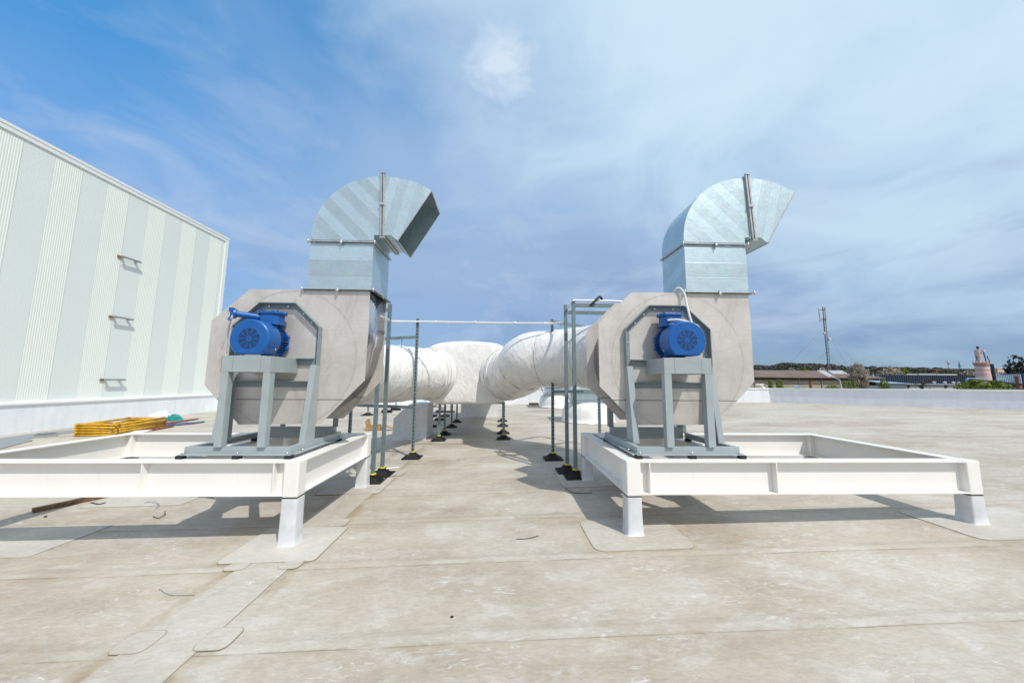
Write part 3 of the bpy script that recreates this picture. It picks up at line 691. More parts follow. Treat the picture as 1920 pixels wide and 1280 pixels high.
    for s in (-1, 1):
        mo.box((mx+s*.12-.03, 4.07, 1.877), (mx+s*.12+.03, 4.25, 1.895)); mo.box((mx+s*.11-.012, 4.09, 1.895), (mx+s*.11+.012, 4.24, 1.99))
    mot = mo.build('motor', 'blue', t, bev=.002, **K)
    # fan cover: cylinder with flat bottom, grille of slots
    def flat(c, r, z0_, n=72):
        P = []
        for k in range(n+1):
            a = R(-90+38 + (360-76)*k/n); P.append((c+r*math.cos(a), mz+r*math.sin(a)))
        return P
    r0 = .222; b = MB(); A = flat(mx, r0-.012, 0); B = flat(mx, r0, 0)
    V = []
    for pts, y in ((A, 3.866), (B, 3.878), (B, 4.085)): V.append([b.bm.verts.new((x, y, z)) for x, z in pts])
    nn = len(A)
    for U, W in zip(V, V[1:]):
        for k in range(nn): f = b.bm.faces.new((U[k], U[(k+1) % nn], W[(k+1) % nn], W[k])); f.smooth = k < nn-1
    b.bm.faces.new(V[0]); b.bm.faces.new(V[2])
    cov = b.build('fan_cover', 'blue', mot, smooth_angle=30, **K)
    for mt_, part in (('slot', 'grille'),):
        b = MB()
        for ri in range(6):
            ra = .030+ri*.0155
            if ri == 0: ra = .034
            nseg = 10
            for k in range(nseg):
                a0 = 360/nseg*k + 3.5*(.10/ra)**.7; a1 = 360/nseg*(k+1) - 3.5*(.10/ra)**.7
                P = arc(mx, mz, ra+.0075, a0, a1, 5) + arc(mx, mz, ra, a0, a1, 5)[::-1]
                b.prism([(x, 3.8645, z) for x, z in P], (0, .003, 0))
        b.cyl((mx, 3.864, mz), (mx, 3.867, mz), .005, 10)
        b.build(part, mt_, cov, **K)
    for a in (-28, 208): b = MB(); b.tube([(mx+(r0-.004)*math.cos(R(a)), 4.03, mz+(r0-.004)*math.sin(R(a))), (mx+(r0+.012)*math.cos(R(a)), 4.03, mz+(r0+.012)*math.sin(R(a)))], .011, 8); b.build('bolt', 'bolt', cov, **K)
    # terminal box, domed octagonal with bolted lid, tilted
    bx, bz = mx+boxdx, mz+.265; b = MB()
    def octo(cx, w, d, c): return [(cx-w+c, -d), (cx+w-c, -d), (cx+w, -d+c), (cx+w, d-c), (cx+w-c, d), (cx-w+c, d), (cx-w, d-c), (cx-w, -d+c)]
    for w, d, z0_, z1_ in ((.135, .105, -.075, -.045), (.115, .09, -.0445, .055), (.135, .105, .0555, .085), (.06, .06, -.16, -.0755)):
        b.prism([(x, 4.14+y, bz+z0_) for x, y in octo(bx, w, d, .035)], (0, 0, z1_-z0_))
    for x in (-.11, -.05, .05, .11):
        for y in (-.085, .085): b.cyl((bx+x, 4.14+y, bz+.085), (bx+x, 4.14+y, bz+.103), .012, 8)
    if right: b.tube([(bx-.04, 4.05, bz), (bx-.04, 4.025, bz)], .026, 12)
    else:
        b.tube([(bx-.10, 4.10, bz+.015), (bx-.13, 4.08, bz+.015), (bx-.30, 3.98, bz+.03), (bx-.31, 3.975, bz+.03), (bx-.31, 3.975, bz+.03), (bx-.335, 3.96, bz+.032)], [.045, .04, .036, .036, .055, .055], 16)
        b.tube([(bx-.34, 3.955, bz-.01), (bx-.345, 3.95, bz+.085)], .022, 10); b.box((bx-.37, 3.93, bz+.05), (bx-.33, 3.98, bz+.10))
        b.tube([(bx-.35, 3.95, bz-.01), (bx-.36, 3.94, bz-.05)], .02, 10)
    b.build('terminal_box', 'blue', mot, bev=.004, **K)
    b = MB(); b.box((mx-.20, 3.87, 1.876), (mx+.20, 3.905, 1.884)); b.box((mx-.03, 3.868, 1.884), (mx+.13, 3.90, 1.897)); b.build('slide_rail', 'bolt', mot, **K)
    return t
fan(2.12, 'centrifugal fan with blue motor and white cable loop, on the right frame', -.055, True)
lf_ = fan(-2.68, 'centrifugal fan with blue motor and straight blue gland tube, on the left frame', .06, False)
lf_.scale = (.955, 1, .98)

# exhaust ducts
def exhaust(ax, label):
    t = thing('exhaust_duct', (ax+.7, 4.3, 2.757), label, 'exhaust duct', 'galvanised exhaust ducts on top of the fans')
    o = (.7, 4.3, 2.757); x0, x1 = .285, 1.105; Y0, Y1 = 4.302, 4.918; K = dict(off=o)
    def shell(b, pts, closed_idx, m_side=1):
        """pts polygon (x,z); front/back plates plus walls for listed edge indices"""
        n = len(pts)
        V0 = [b.bm.verts.new((x, Y0, z)) for x, z in pts]; V1 = [b.bm.verts.new((x, Y1, z)) for x, z in pts]
        b.bm.faces.new(V0); b.bm.faces.new(V1[::-1])
        for i in closed_idx:
            j = (i+1) % n; f = b.bm.faces.new((V0[i], V0[j], V1[j], V1[i])); f.material_index = m_side
    b = MB(); shell(b, [(x0, 2.765), (x1, 2.765), (x1, 3.40), (x0, 3.40)], (1, 3)); b.build('straight_section', ['galv_low', 'galv_side'], t, solid=.004, **K)
    oa = [(x0, 3.44)] + arc(1.15, 3.49, .865, 180, 92, 22)      # outer arc from left up to top
    pts = oa + [(1.15, 4.355), (1.19, 3.525), (x1, 3.525), (x1, 3.44)]
    n = len(pts)
    b = MB(); shell(b, pts, list(range(0, n-4)) + [n-3, n-2]); b.build('elbow_section', ['galv_el', 'galv_side'], t, solid=.004, smooth_angle=25, **K)
    top = [(1.21, 4.357)] + [(1.22+1.15*math.sin(R(a)), 3.207+1.15*math.cos(R(a))) for a in range(3, 34, 3)]
    pts = top + [(1.42, 3.45), (1.33, 3.525), (1.245, 3.525)]; n = len(pts)
    b = MB(); shell(b, pts, list(range(0, n-4)) + [n-3, n-2]); b.build('outlet_section', ['galv_out', 'galv_side'], t, solid=.004, smooth_angle=25, **K)
    # lip round the outlet
    e0, e1 = Vector((top[-1][0], 0, top[-1][1])), Vector((1.42, 0, 3.45)); b = MB()
    for y in (Y0, Y1): b.bar(e0+Vector((0, y, 0)), e1+Vector((0, y, 0)), .012, .012)
    for e in (e0, e1): b.bar(e+Vector((0, Y0, 0)), e+Vector((0, Y1, 0)), .012, .012)
    b.build('outlet_lip', 'flange', t, **K)
    def ring(z, h=.03, w=.03, m_='flange', nm='flange'):
        b = MB(); b.box((x0-w, Y0-w, z), (x1+w, Y0-.003, z+h*.2)); b.box((x0-w, Y0-w*.35, z+h*.2), (x1+w, Y0-.003, z+h)) 
        b.box((x0-w, Y1+.003, z), (x1+w, Y1+w, z+h)); b.box((x0-w, Y0-.002, z), (x0-.003, Y1+.002, z+h)); b.box((x1+.003, Y0-.002, z), (x1+w, Y1+.002, z+h))
        f = b.build(nm, m_, t, **K); b = MB()
        def cl(): b.build('clamp', 'bolt', f, **K)
        b.box(((x0+x1)/2-.018, Y0-w-.012, z-.02), ((x0+x1)/2+.018, Y0-w+.008, z+.03)); b.cyl(((x0+x1)/2, Y0-w-.01, z-.05), ((x0+x1)/2, Y0-w-.01, z+.02), .007, 8)
        cl(); b = MB(); b.box((x1+w-.008, (Y0+Y1)/2-.018, z-.02), (x1+w+.012, (Y0+Y1)/2+.018, z+.03))
        cl()
        for x in (x0-w, x1+w): b = MB(); b.cyl((x, Y0-w, z-.025), (x, Y0-w, z+.035), .009, 8); cl()
    ring(2.752, .012, .045, 'flange_b'); ring(2.70, .045, .012, 'flange_b') if False else None
    ring(3.408, .024, .026)
    b = MB()
    for (xa, xb) in ((1.158, 1.178), (1.192, 1.212)):
        b.prism([(xa, Y0-.032, 4.39), (xb, Y0-.032, 4.39), (xb+.035, Y0-.032, 3.50), (xa+.035, Y0-.032, 3.50)], (0, .029, 0))
        b.prism([(xa, Y1+.003, 4.39), (xb, Y1+.003, 4.39), (xb+.035, Y1+.003, 3.50), (xa+.035, Y1+.003, 3.50)], (0, .029, 0))
        b.box((xa, Y0-.002, 4.362), (xb, Y1+.002, 4.39)); b.box((xa+.035, Y0-.002, 3.49), (xb+.035, Y1+.002, 3.518))
    f = b.build('flange', 'flange', t, **K); b = MB()
    for a, c in (((1.165, Y0-.045, 3.93), (1.235, Y0-.033, 3.965)), ((1.155, Y0-.04, 4.391), (1.225, Y0-.01, 4.41)), ((1.19, Y0-.04, 3.47), (1.26, Y0-.01, 3.489))):
        b = MB(); b.box(a, c); b.build('clamp', 'bolt', f, **K)
    return t
exhaust(2.12, 'bent galvanised exhaust duct on the right fan, in bright sun')
le_ = exhaust(-2.68, 'bent galvanised exhaust duct on the left fan, dark open mouth visible')
le_.scale = (.955, 1, .95); le_.location = (-2.68+.7*.955, 4.3, 2.719)

# ------------------------------------------------------------------ conduits and cables
b = MB(); b.tube([(-2.45, 7.38, 2.86), (-1.78, 7.385, 2.86), (0, 7.18, 2.815), (1.0, 6.99, 2.79), (1.10, 6.97, 2.79), (1.15, 6.7, 2.76), (1.14, 6.15, 2.66)], .021, 10)
for f in (.15, .45, .75, .97): 
    p = Vector((-1.78, 7.38, 2.86)).lerp(Vector((1.0, 6.99, 2.79)), f); b.tube([p-Vector((.02, 0, 0)), p+Vector((.02, 0, 0))], .028, 10)
single(b, 'cable_conduit', 'pipew', 'long thin white conduit strung level between the two strut frames', 'conduit', (-.4, 7.2, g(-.4, 7.2)))
b = MB(); b.tube(smooth_path([(-2.45, 7.38, 2.86), (-2.3, 6.6, 2.72), (-2.05, 5.8, 2.57), (-1.6, 4.98, 2.46), (-1.585, 4.6, 2.45)], 5), .010, 8)
single(b, 'cable', 'pipew', 'thin white cable from the conduit to the side of the left fan housing', 'cable', (-2, 6, g(-2, 6)))
b = MB(); b.tube(smooth_path([(2.0, 4.02, 2.34), (2.10, 3.96, 2.335), (2.24, 3.93, 2.29), (2.32, 3.93, 2.24), (2.36, 3.97, 2.15)], 6), .014, 10)
single(b, 'cable', 'pipew', 'white cable from the terminal box of the right motor over its cover', 'cable', (2.1, 4.0, ZT))
b = MB(); b.tube(smooth_path([(2.37, 4.05, 2.2), (2.35, 4.12, 2.32), (2.345, 4.2, 2.55), (2.34, 4.24, 2.72), (2.30, 4.26, 2.80), (2.26, 4.29, 2.80), (2.24, 4.36, 2.755), (2.2, 4.6, 2.73), (2.1, 5.2, 2.75)], 6), .014, 10)
single(b, 'cable', 'pipew', 'white cable arching over the top edge of the right fan housing', 'cable', (2.34, 4.2, ZT))
b = MB(); b.tube(smooth_path([(-2.99, 3.93, 2.32), (-3.03, 3.95, 2.26), (-3.1, 4.02, 2.15), (-3.16, 4.1, 1.9)], 6), .011, 8)
single(b, 'cable', 'pipew', 'short white cable hanging from the gland tube of the left motor', 'cable', (-3.03, 4.0, ZT))
b = MB(); b.tube([(1.24, 5.72, 2.975), (1.9, 5.74, 2.98), (2.6, 5.76, 2.95)], .016, 8); b.tube([(1.24, 5.70, 2.975), (1.19, 6.1, 2.9), (1.15, 6.15, 2.66)], .016, 8)
single(b, 'cable_conduit', 'pipew', 'white conduit lying on top crossbar behind the right fan', 'conduit', (1.9, 5.74, g(1.9, 5.7)))
b = MB(); b.tube(smooth_path([(1.5, 5.68, 2.87), (1.58, 5.66, 2.95), (1.68, 5.7, 3.04), (1.74, 5.75, 2.99)], 5), .02, 8)
single(b, 'cable_bundle', 'black', 'black cable bundle tied over the top crossbar behind the right fan', 'cable', (1.6, 5.7, g(1.6, 5.7)))
for (x, y, z0, z1, w_) in ((-2.15, 7.6, 2.5, 2.1, 'hanging in front of the left branch duct'), (1.28, 7.2, 2.83, 2.3, 'hanging from the skewed right strut frame')):
    b = MB(); b.tube([(x, y, z1), (x, y, z0)], .007, 6); single(b, 'threaded_rod', 'strut', f'thin threaded rod {w_}', 'rod', (x, y, g(x, y)))

# ------------------------------------------------------------------ enclosures, curbs behind
def wrapped_box(x0, y0, x1, y1, z1, z2, name, label, cat):
    t_ = MB(); o = ((x0+x1)/2, y0, g((x0+x1)/2, y0)); n = 14
    def zt_(u): return z1+(z2-z1)*min(1, u*2.2)
    rows = []
    prof = [(0, 0), (0, .25), (0, .5), (0, .75), (0, .96), (.04, 1), (.5, 1.02), (1, 1)]
    for i in range(n+1):
        u = i/n; x = x0+(x1-x0)*u; r = []
        for (dy, h) in prof:
            y = y0+(y1-y0)*dy; zb = g(x, y); z = zb+(zt_(u)-zb)*h
            q = .02*noise.noise(Vector((x*3, y*3, z*3)))
            r.append(t_.bm.verts.new((x+q, y+q - (.05 if h == 0 else 0), z+q*.5)))
        r.append(t_.bm.verts.new((x, y1, g(x, y1)))); rows.append(r)
    for A, B in zip(rows, rows[1:]):
        for k in range(len(A)-1): f = t_.bm.faces.new((A[k], B[k], B[k+1], A[k+1])); f.smooth = True
    t_.bm.faces.new(rows[0]); t_.bm.faces.new(rows[-1][::-1])
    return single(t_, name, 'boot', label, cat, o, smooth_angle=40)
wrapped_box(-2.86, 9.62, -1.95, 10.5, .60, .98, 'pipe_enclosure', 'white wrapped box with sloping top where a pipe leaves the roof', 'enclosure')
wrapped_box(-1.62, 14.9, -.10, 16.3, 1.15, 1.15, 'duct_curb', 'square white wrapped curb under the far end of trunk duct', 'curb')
def curb(x, y, r, label, topz, dia2):
    t = thing('roof_vent', (x, y, g(x, y)), label, 'roof vent', 'white wrapped vents with metal heads behind the right fan'); z = g(x, y)
    b = MB(); n = 48; prof = [(1.05, 0), (1., .03), (.99, .2), (.97, .38), (.9, .52), (.78, .62), (.6, .67), (.1, .68)]; pr = None
    for q, h in prof:
        ring = [b.bm.verts.new((x+(r*q+.03*noise.noise(Vector((k*.5, h*4, x))))*math.cos(2*PI*k/n), y+r*q*math.sin(2*PI*k/n), z+h*1.05+.02*noise.noise(Vector((k*.7, h*6, y))))) for k in range(n)]
        if pr:
            for k in range(n): f = b.bm.faces.new((pr[k], pr[(k+1) % n], ring[(k+1) % n], ring[k])); f.smooth = True
        pr = ring
    b.bm.faces.new(pr); b.build('wrapped_base', 'wrap', t, off=t['_o'], smooth_angle=60)
    b = MB(); b.box((x-r*.62, y-r*.62, z+.68), (x+r*.62, y+r*.62, topz-.18)); b.build('neck', 'galv_low', t, off=t['_o'])
    b = MB(); b.box((x-r*dia2, y-r*dia2, topz-.18), (x+r*dia2, y+r*dia2, topz)); b.build('head', 'galv_side', t, off=t['_o'], bev=.01)
    b = MB()
    for s in (-1, 1): b.bar((x+s*r*.75, y-r*.7, z+.6), (x+s*r*dia2*.95, y-r*dia2*.98, topz-.17), .025)
    b.build('brace', 'brack', t, off=t['_o'])
curb(3.27, 12.9, .95, 'nearer of two white wrapped roof vents seen between the posts', 1.42, .85)
curb(3.1, 19.3, .90, 'farther of two white wrapped roof vents, near the far parapet', 1.50, 1.1)

# small insulated pipe on H supports
b = MB(); b.tube(smooth_path([(-2.3, 9.9, .62), (-2.42, 10.6, .72), (-2.6, 13.8, .78), (-2.75, 17, .78), (-2.9, 20, .78)], 8), .17, 32, True, wrinkle(.012, 4)); single(b, 'insulated_pipe', 'wrap', 'small white insulated pipe running back over low supports', 'pipe', (-2.5, 13, g(-2.5, 13)), smooth_angle=60)
for i, y in enumerate((10.45, 12.0, 14.0, 15.3, 17.2)):
    w_ = ('nearest', 'second', 'third', 'fourth', 'farthest')[i]; x = -2.55-.02*i
    t = thing('pipe_support', (x, y, g(x, y)), f'small H-shaped pipe support with black blocks, {w_} in its row', 'pipe support', 'small supports under the insulated pipe')
    for s in (-1, 1):
        b = MB(); b.bar((x+s*.26, y, g(x, y)+.08), (x+s*.26, y, .58), .041); b.build('leg', 'strut', t, off=t['_o'])
        b = MB(); b.box((x+s*.26-.2, y-.05, g(x, y)+.003), (x+s*.26+.2, y+.05, g(x, y)+.085)); b.build('rubber_block', 'rubber', t, off=t['_o'], bev=.008)
    b = MB(); b.bar((x-.3, y, .60), (x+.3, y, .60), .041); b.build('crossbar', 'strut', t, off=t['_o'])
# distant little strut frame and tripod on the left, seen under the left duct
t = thing('strut_tripod', (-6.1, 16.6, g(-6.1, 16.6)), 'small braced strut stand on a black foot, under the left duct', 'support stand')
b = MB(); b.bar((-6.1, 16.6, g(-6.1, 16.6)+.1), (-6.1, 16.6, 1.3), .06); b.bar((-6.1, 16.6, .35), (-6.9, 16.6, 1.1), .04); b.bar((-6.1, 16.6, .35), (-5.3, 16.6, 1.1), .04); b.bar((-7.1, 16.6, 1.15), (-5.1, 16.6, 1.15), .06)
b.build('stand', 'strut', t, off=t['_o']); foot(t, -6.1, 16.6, t['_o'], .5)
for (x, y, w_) in ((-5.55, 17.6, 'nearer'), (-5.5, 18.9, 'farther')):
    t = thing('block_stand', (x, y, g(x, y)), f'thin strut post on a black block under the left duct, {w_} one', 'support stand')
    b = MB(); b.bar((x, y, g(x, y)+.1), (x, y, 1.3), .05); b.build('post', 'strut', t, off=t['_o'])
    b = MB(); b.box((x-.25, y-.08, g(x, y)+.003), (x+.25, y+.08, g(x, y)+.14)); b.build('rubber_block', 'rubber', t, off=t['_o'], bev=.01)
# cardboard scraps
t = thing('cardboard_box', (-4.1, 11.6, g(-4.1, 11.6)), 'torn brown cardboard box crumpled on the roof under the left duct', 'cardboard box')
b = MB(); z = g(-4.1, 11.6)
for (dx, dy, w_, h_, a) in ((-.18, 0, .10, .34, .5), (.0, .05, .34, .16, .05), (.12, -.1, .20, .12, -.3), (-.1, -.12, .24, .10, .2)):
    c = Vector((-4.05+dx, 11.6+dy, z+.02)); u = Vector((math.cos(a), .3, math.sin(a)*.4)).normalized(); v_ = Vector((-math.sin(a)*.5, .1, 1)).normalized()
    b.prism([c-u*w_/2, c+u*w_/2, c+u*w_/2*.9+v_*h_, c-u*w_/2*1.1+v_*h_*.85], (.03, .09, .0))
b.build('carton', 'card', t, off=t['_o'])
b = MB(); b.prism([(-3.75, 11.6, z+.2), (-3.72, 11.35, z+.18), (-3.4, 11.4, z+.06), (-3.45, 11.6, z+.08)], (0, 0, .012)); b.build('flap', 'card', t, off=t['_o'])
b = MB(); b.box((-.0, 0, 0), (.55, .3, .14)); o = single(b, 'cardboard_box', 'card', 'small flat brown carton on roof near the far parapet', 'cardboard box', (0, 0, 0)); o.location = (1.75, 20.6, g(1.75, 20.6)+.003)

# ------------------------------------------------------------------ scaffold pile
sx0, sy0 = -13.25, 11.6; DIR = Vector((-.19, .98, 0)).normalized(); SD = Vector((.98, .19*.2, 0)).normalized()
def scaf_mesh(j, L=2.05, W=1.2):
    b = MB(); r = .034
    P = lambda a, c, z=0: SD*a + DIR*c + Vector((0, 0, z))
    b.tube([P(0, 0), P(W, 0)], r, 10); b.tube([P(0, L), P(W, L)], r, 10); b.tube([P(.03, -.06), P(.03, L+.05)], r, 10); b.tube([P(W-.03, -.06), P(W-.03, L+.05)], r, 10)
    b.tube([P(.05, .5), P(W-.05, .5)], r*.7, 8); b.tube([P(.05, L-.5), P(W-.05, L-.5)], r*.7, 8)
    b.tube([P(.05, 0.02, .012), P(W*.5, .5, .012)], r*.6, 8); b.tube([P(W-.05, 0.02, .012), P(W*.5, .5, .012)], r*.6, 8)
    b.tube([P(.05, L-.02), P(W*.5, L-.5)], r*.6, 8); b.tube([P(W-.05, L-.02), P(W*.5, L-.5)], r*.6, 8)
    for a in (.03, W-.03):
        b.box(tuple(P(a-.02, .10, -.03)), tuple(P(a+.02, .10, -.03)+Vector((.0, .05, .07))))
    return b
ORD = ['lowest', 'second lowest', 'middle one', 'second highest', 'topmost']
proto = None
for k in range(5):
    z = g(sx0, sy0)+.04+k*.078
    p = Vector((sx0+random.uniform(-.04, .04), sy0+random.uniform(-.03, .03), z))
    lab = f'yellow tubular scaffold frame lying flat, {ORD[k]} of the five in the pile'
    if k == 0:
        proto = thing('scaffold_frame', tuple(p), lab, 'scaffold frame', 'pile of yellow scaffold frames by the left wall')
        c = scaf_mesh(0); c.build('tube_frame', 'yel', proto)
        for a in (.03, 1.17):
            for q in (.02, 2.03): c = MB(); v = SD*a+DIR*q; c.tube([v+Vector((0, 0, -.042)), v+Vector((0, 0, .042))], .043, 8); c.build('coupling', 'rust', proto)
    else:
        o = copy_tree(proto); o.location = p; o['label'] = lab; o.rotation_euler.z = random.uniform(-.06, .06)
def tube_item(P, r, mat, name, label, cat, n=8):
    b = MB(); b.tube(P, r, n); c = P[0]; return single(b, name, mat, label, cat, (c[0], c[1], g(c[0], c[1])))
def lf(px, py, dz=.04): # survey of ground points
    d = f_ + rr*(px-960)/F + uu*(640-py)/F; t = -H/(d.z-SX*d.x-SY*d.y); return Vector((d.x*t, d.y*t, H+d.z*t+dz))
for i, (a, c, mt_, lb) in enumerate((((300, 797), (352, 789), 'redt', 'dull red ladder-like frame beyond the yellow scaffold pile'), ((272, 803), (330, 797), 'bluet', 'dull blue tubular bar frame in front of scaffold pile'), ((262, 811), (300, 804), 'redt', 'short brown-red tube frame at the foot of the yellow pile'), ((330, 798), (362, 795), 'bluet', 'dark blue bar lying at the right end of the scrap'))):
    A, B = lf(*a), lf(*c); s = Vector((.0, .5, 0)); b = MB(); b.tube([A, B], .028, 8); b.tube([A+s, B+s], .028, 8)
    for k in range(6): q = A.lerp(B, (k+.5)/6); b.tube([q, q+s+(B-A)*.05], .018, 6)
    b.tube([A, A+s], .028, 8); b.tube([B, B+s], .028, 8)
    single(b, 'tube_frame', mt_, lb, 'tube frame', (A.x, A.y, g(A.x, A.y)))
A = lf(318, 790, .0); b = MB(); rings = []
for i in range(9):
    r = []
    for k in range(16):
        a = 2*PI*k/16; h = i/8; q = (1-h**2)**.5*.28; s = 1+.35*noise.noise(Vector((k*.6, i*.9, 3)))
        r.append(b.bm.verts.new((A.x+q*s*1.3*math.cos(a), A.y+.2+q*s*.5*math.sin(a), A.z+.004+h*.26*s)))
    rings.append(r)
for U, W in zip(rings, rings[1:]):
    for k in range(16): b.bm.faces.new((U[k], U[(k+1) % 16], W[(k+1) % 16], W[k]))
single(b, 'cloth', 'teal', 'crumpled teal cloth at the far end of the yellow scaffold pile', 'cloth', (A.x, A.y, A.z))
A = lf(232, 815, 0); B = lf(262, 812, 0)
b = MB(); b.prism([A+Vector((0, 0, .01)), B+Vector((0, 0, .01)), B+Vector((.1, .3, .06)), A+Vector((.05, .3, .08))], (0, 0, .01)); single(b, 'plastic_sheet', 'trim', 'small white sheet beside the yellow scaffold pile', 'sheet', (A.x, A.y, A.z))
A = lf(212, 788, .5); b = MB(); b.prism([(-14.6, 15.2, .10), (-14.0, 15.3, .30), (-13.6, 15.0, .16), (-14, 14.8, .0)], (0, 0, .01)); single(b, 'insulation_board', 'trim', 'thin white board leaning behind the yellow scaffold pile', 'panel', (-14, 15, g(-14, 15)))
# grey sheets along the upstand
for i, (pts, lb) in enumerate(((((0, 842), (62, 826), (52, 822), (110, 817), (105, 812), (60, 814), (0, 822)), 'large dark grey sheet with curled edge at the left border'),
                           (((62, 819), (140, 811), (142, 806), (70, 812)), 'narrow dark grey sheet in front of yellow scaffold pile'))):
    P = [lf(px, py, 0) for px, py in pts]; b = MB(); b.prism([(p.x, p.y, p.z+.006) for p in P], (0, 0, .012)); single(b, 'rubber_sheet', 'sheet', lb, 'sheet', tuple(P[0]))

# ------------------------------------------------------------------ loose bits in front
A, B = lf(60, 961, .03), lf(260, 919, .03)
b = MB(); b.bar(A, B, .075, .05); single(b, 'wooden_batten', 'wood', 'long brown timber batten lying under the left steel frame', 'timber', (A.x, A.y, g(A.x, A.y)), bev=.004)
def wire(pts, r, mat, label, name='cable_scrap'):
    P = smooth_path([lf(px, py, r+.003+dz) for px, py, dz in pts], 6); b = MB(); b.tube(P, r, 6); p = P[0]; single(b, name, mat, label, 'cable', (p.x, p.y, g(p.x, p.y)))
wire([(170, 943, 0), (185, 947, .01), (198, 943, 0)], .006, 'black', 'black forked cable tie near the timber batten')
wire([(270, 943, 0), (288, 944, .02), (298, 949, .02), (292, 954, 0)], .004, 'sheet', 'thin grey curved wire below the left steel frame')
wire([(287, 969, 0), (297, 972, 0), (308, 968, .02), (309, 962, .02)], .006, 'olive', 'olive curled cable scrap on the roof below left frame')
wire([(82, 970, 0), (88, 969, 0)], .009, 'black', 'tiny black scrap in front of the timber batten')
wire([(353, 932, 0), (400, 933, 0)], .006, 'black', 'straight black wire lying under the left steel frame')
wire([(968, 1011, 0), (990, 1010, 0), (1010, 1005, 0)], .003, 'black', 'hair-thin dark wire on the open roof between both frames')
wire([(1060, 916, 0), (1075, 924, 0), (1095, 925, 0), (1110, 924, 0)], .004, 'black', 'thin black cable beside the left post of the right frame')
wire([(845, 1158, 0), (850, 1158, 0)], .006, 'black', 'tiny dark scrap on the roof in the foreground')
wire([(298, 1105, 0), (320, 1116, 0), (365, 1116, 0)], .0022, 'brack', 'faint curved wire on the foreground roof at left')
wire([(560, 893, .02), (640, 896, .05), (748, 886, .08)], .012, 'pipew', 'white conduit offcut lying across the black feet behind left frame', 'conduit_offcut')
# grating under left frame
A = lf(180, 868, 0); t = thing('metal_grating', (-4.6, 6.6, g(-4.6, 6.6)), 'perforated blue-grey metal gratings lying behind the left frame', 'grating')
b = MB()
for i in range(12): b.box((-6.4+.0, 6.2+i*.16, g(-4.8, 7)+.01), (-3.3, 6.26+i*.16, g(-4.8, 7)+.05))
for i in range(28): b.box((-6.4+i*.11, 6.2, g(-4.8, 7)+.012), (-6.37+i*.11, 8.1, g(-4.8, 7)+.046))
b.build('grating_bars', 'grating', t, off=t['_o'])

# parapet flood light
p = (15.2, 19.7); t = thing('flood_light', (15.35, 20.1, 1.33), 'small white flood light on an arm over the right parapet', 'flood light')
b = MB(); b.bar((15.6, 20.05, .95), (15.6, 20.05, 1.35), .05); b.bar((15.6, 20.05, 1.33), (15.25, 19.95, 1.52), .05); b.build('arm', 'trim', t, off=t['_o'])
b = MB(); b.bar((15.0, 19.95, 1.54), (15.42, 19.9, 1.54), .16, .06); b.build('lamp_head', 'trim', t, off=t['_o'], bev=.02)

# ------------------------------------------------------------------ background
def foliage(b, c, rx, ry, rz, n, s, seed=0, hollow=.35, squash=True):
    rnd = random.Random(seed); C = Vector(c)
    for i in range(n):
        while True:
            v = Vector((rnd.uniform(-1, 1), rnd.uniform(-1, 1), rnd.uniform(-1, 1)))
            l = v.length
            if l < 1 and l > hollow and noise.noise(v*2.3+Vector((seed*3.1, 0, 0))) > -.18: break
        v = v*(1+.25*noise.noise(v*3+Vector((seed, 1, 0)))); p = C+Vector((v.x*rx, v.y*ry, v.z*rz)); q = s*rnd.uniform(.5, 1.2)
        a = Vector((rnd.gauss(0, 1), rnd.gauss(0, 1), rnd.gauss(0, 1))).normalized(); d = a.orthogonal().normalized(); e = a.cross(d)
        b._q([p-d*q, p+e*q*.7, p+d*q, p-e*q*.7], [(0, 1, 2, 3)])
def tree(px, pbase, ptop, y, wpx, mat, label, name='tree', n=1200, s=None, bare=False, grp=None, zbase=None, bark='bark'):
    top = at(px, ptop, y); wid = wpx*y/F/2; x = top.x; zt_ = top.z; zb = at(px, pbase, y).z; s = s or wid*.09
    t = thing(name, (x, y, -5), label, 'tree' if name.endswith('tree') else 'shrub', grp)
    b = MB(); b.tube([(x, y, -5), (x+.1, y, (zb-5)/2), (x-.1, y, zb+(zt_-zb)*.5), (x, y, zt_-(zt_-zb)*.2)], [wid*.07, wid*.06, wid*.04, wid*.015], 8)
    rnd = random.Random(int(px))
    for i in range(12 if not bare else 26):
        a = rnd.uniform(0, 2*PI); z0 = zb+(zt_-zb)*rnd.uniform(.0, .5); L = wid*rnd.uniform(.5, .95)
        b.tube([(x, y, z0), (x+L*.5*math.cos(a), y+L*.5*math.sin(a), z0+L*.35), (x+L*math.cos(a), y+L*math.sin(a), min(zt_, z0+L*.9))], [wid*.03, wid*.018, wid*.006], 5)
    b.build('trunk', bark, t, off=t['_o'])
    b = MB(); foliage(b, (x, y, (zb+zt_)/2), wid, wid*.8, (zt_-zb)/2, n, s, int(px)); b.build('crown', mat, t, off=t['_o'])
    return t
# forest belt
b = MB(); rnd = random.Random(3)
for i in range(22000):
    px = rnd.uniform(1340, 1990); y = rnd.uniform(285, 330)
    topy = 688 - 7*math.exp(-((px-1500)/75)**2) + 5*min(1, max(0, (px-1640)/220)) + 3*noise.noise(Vector((px*.035, 0, 0))) + 2.5*noise.noise(Vector((px*.12, 3, 0)))
    py = topy + abs(rnd.gauss(0, .5))*14; p = at(px, min(py, 722), y); q = rnd.uniform(.35, 1.0)
    a = Vector((rnd.gauss(0, 1), rnd.gauss(0, 1)-1, rnd.gauss(0, 1)+.5)).normalized(); d = a.orthogonal().normalized(); e = a.cross(d)
    b._q([p-d*q, p+e*q, p+d*q, p-e*q], [(0, 1, 2, 3)])
tag(b.build('distant_wood', 'forest'), 'dark distant wood along the horizon on the right', 'wood', None, 'stuff')
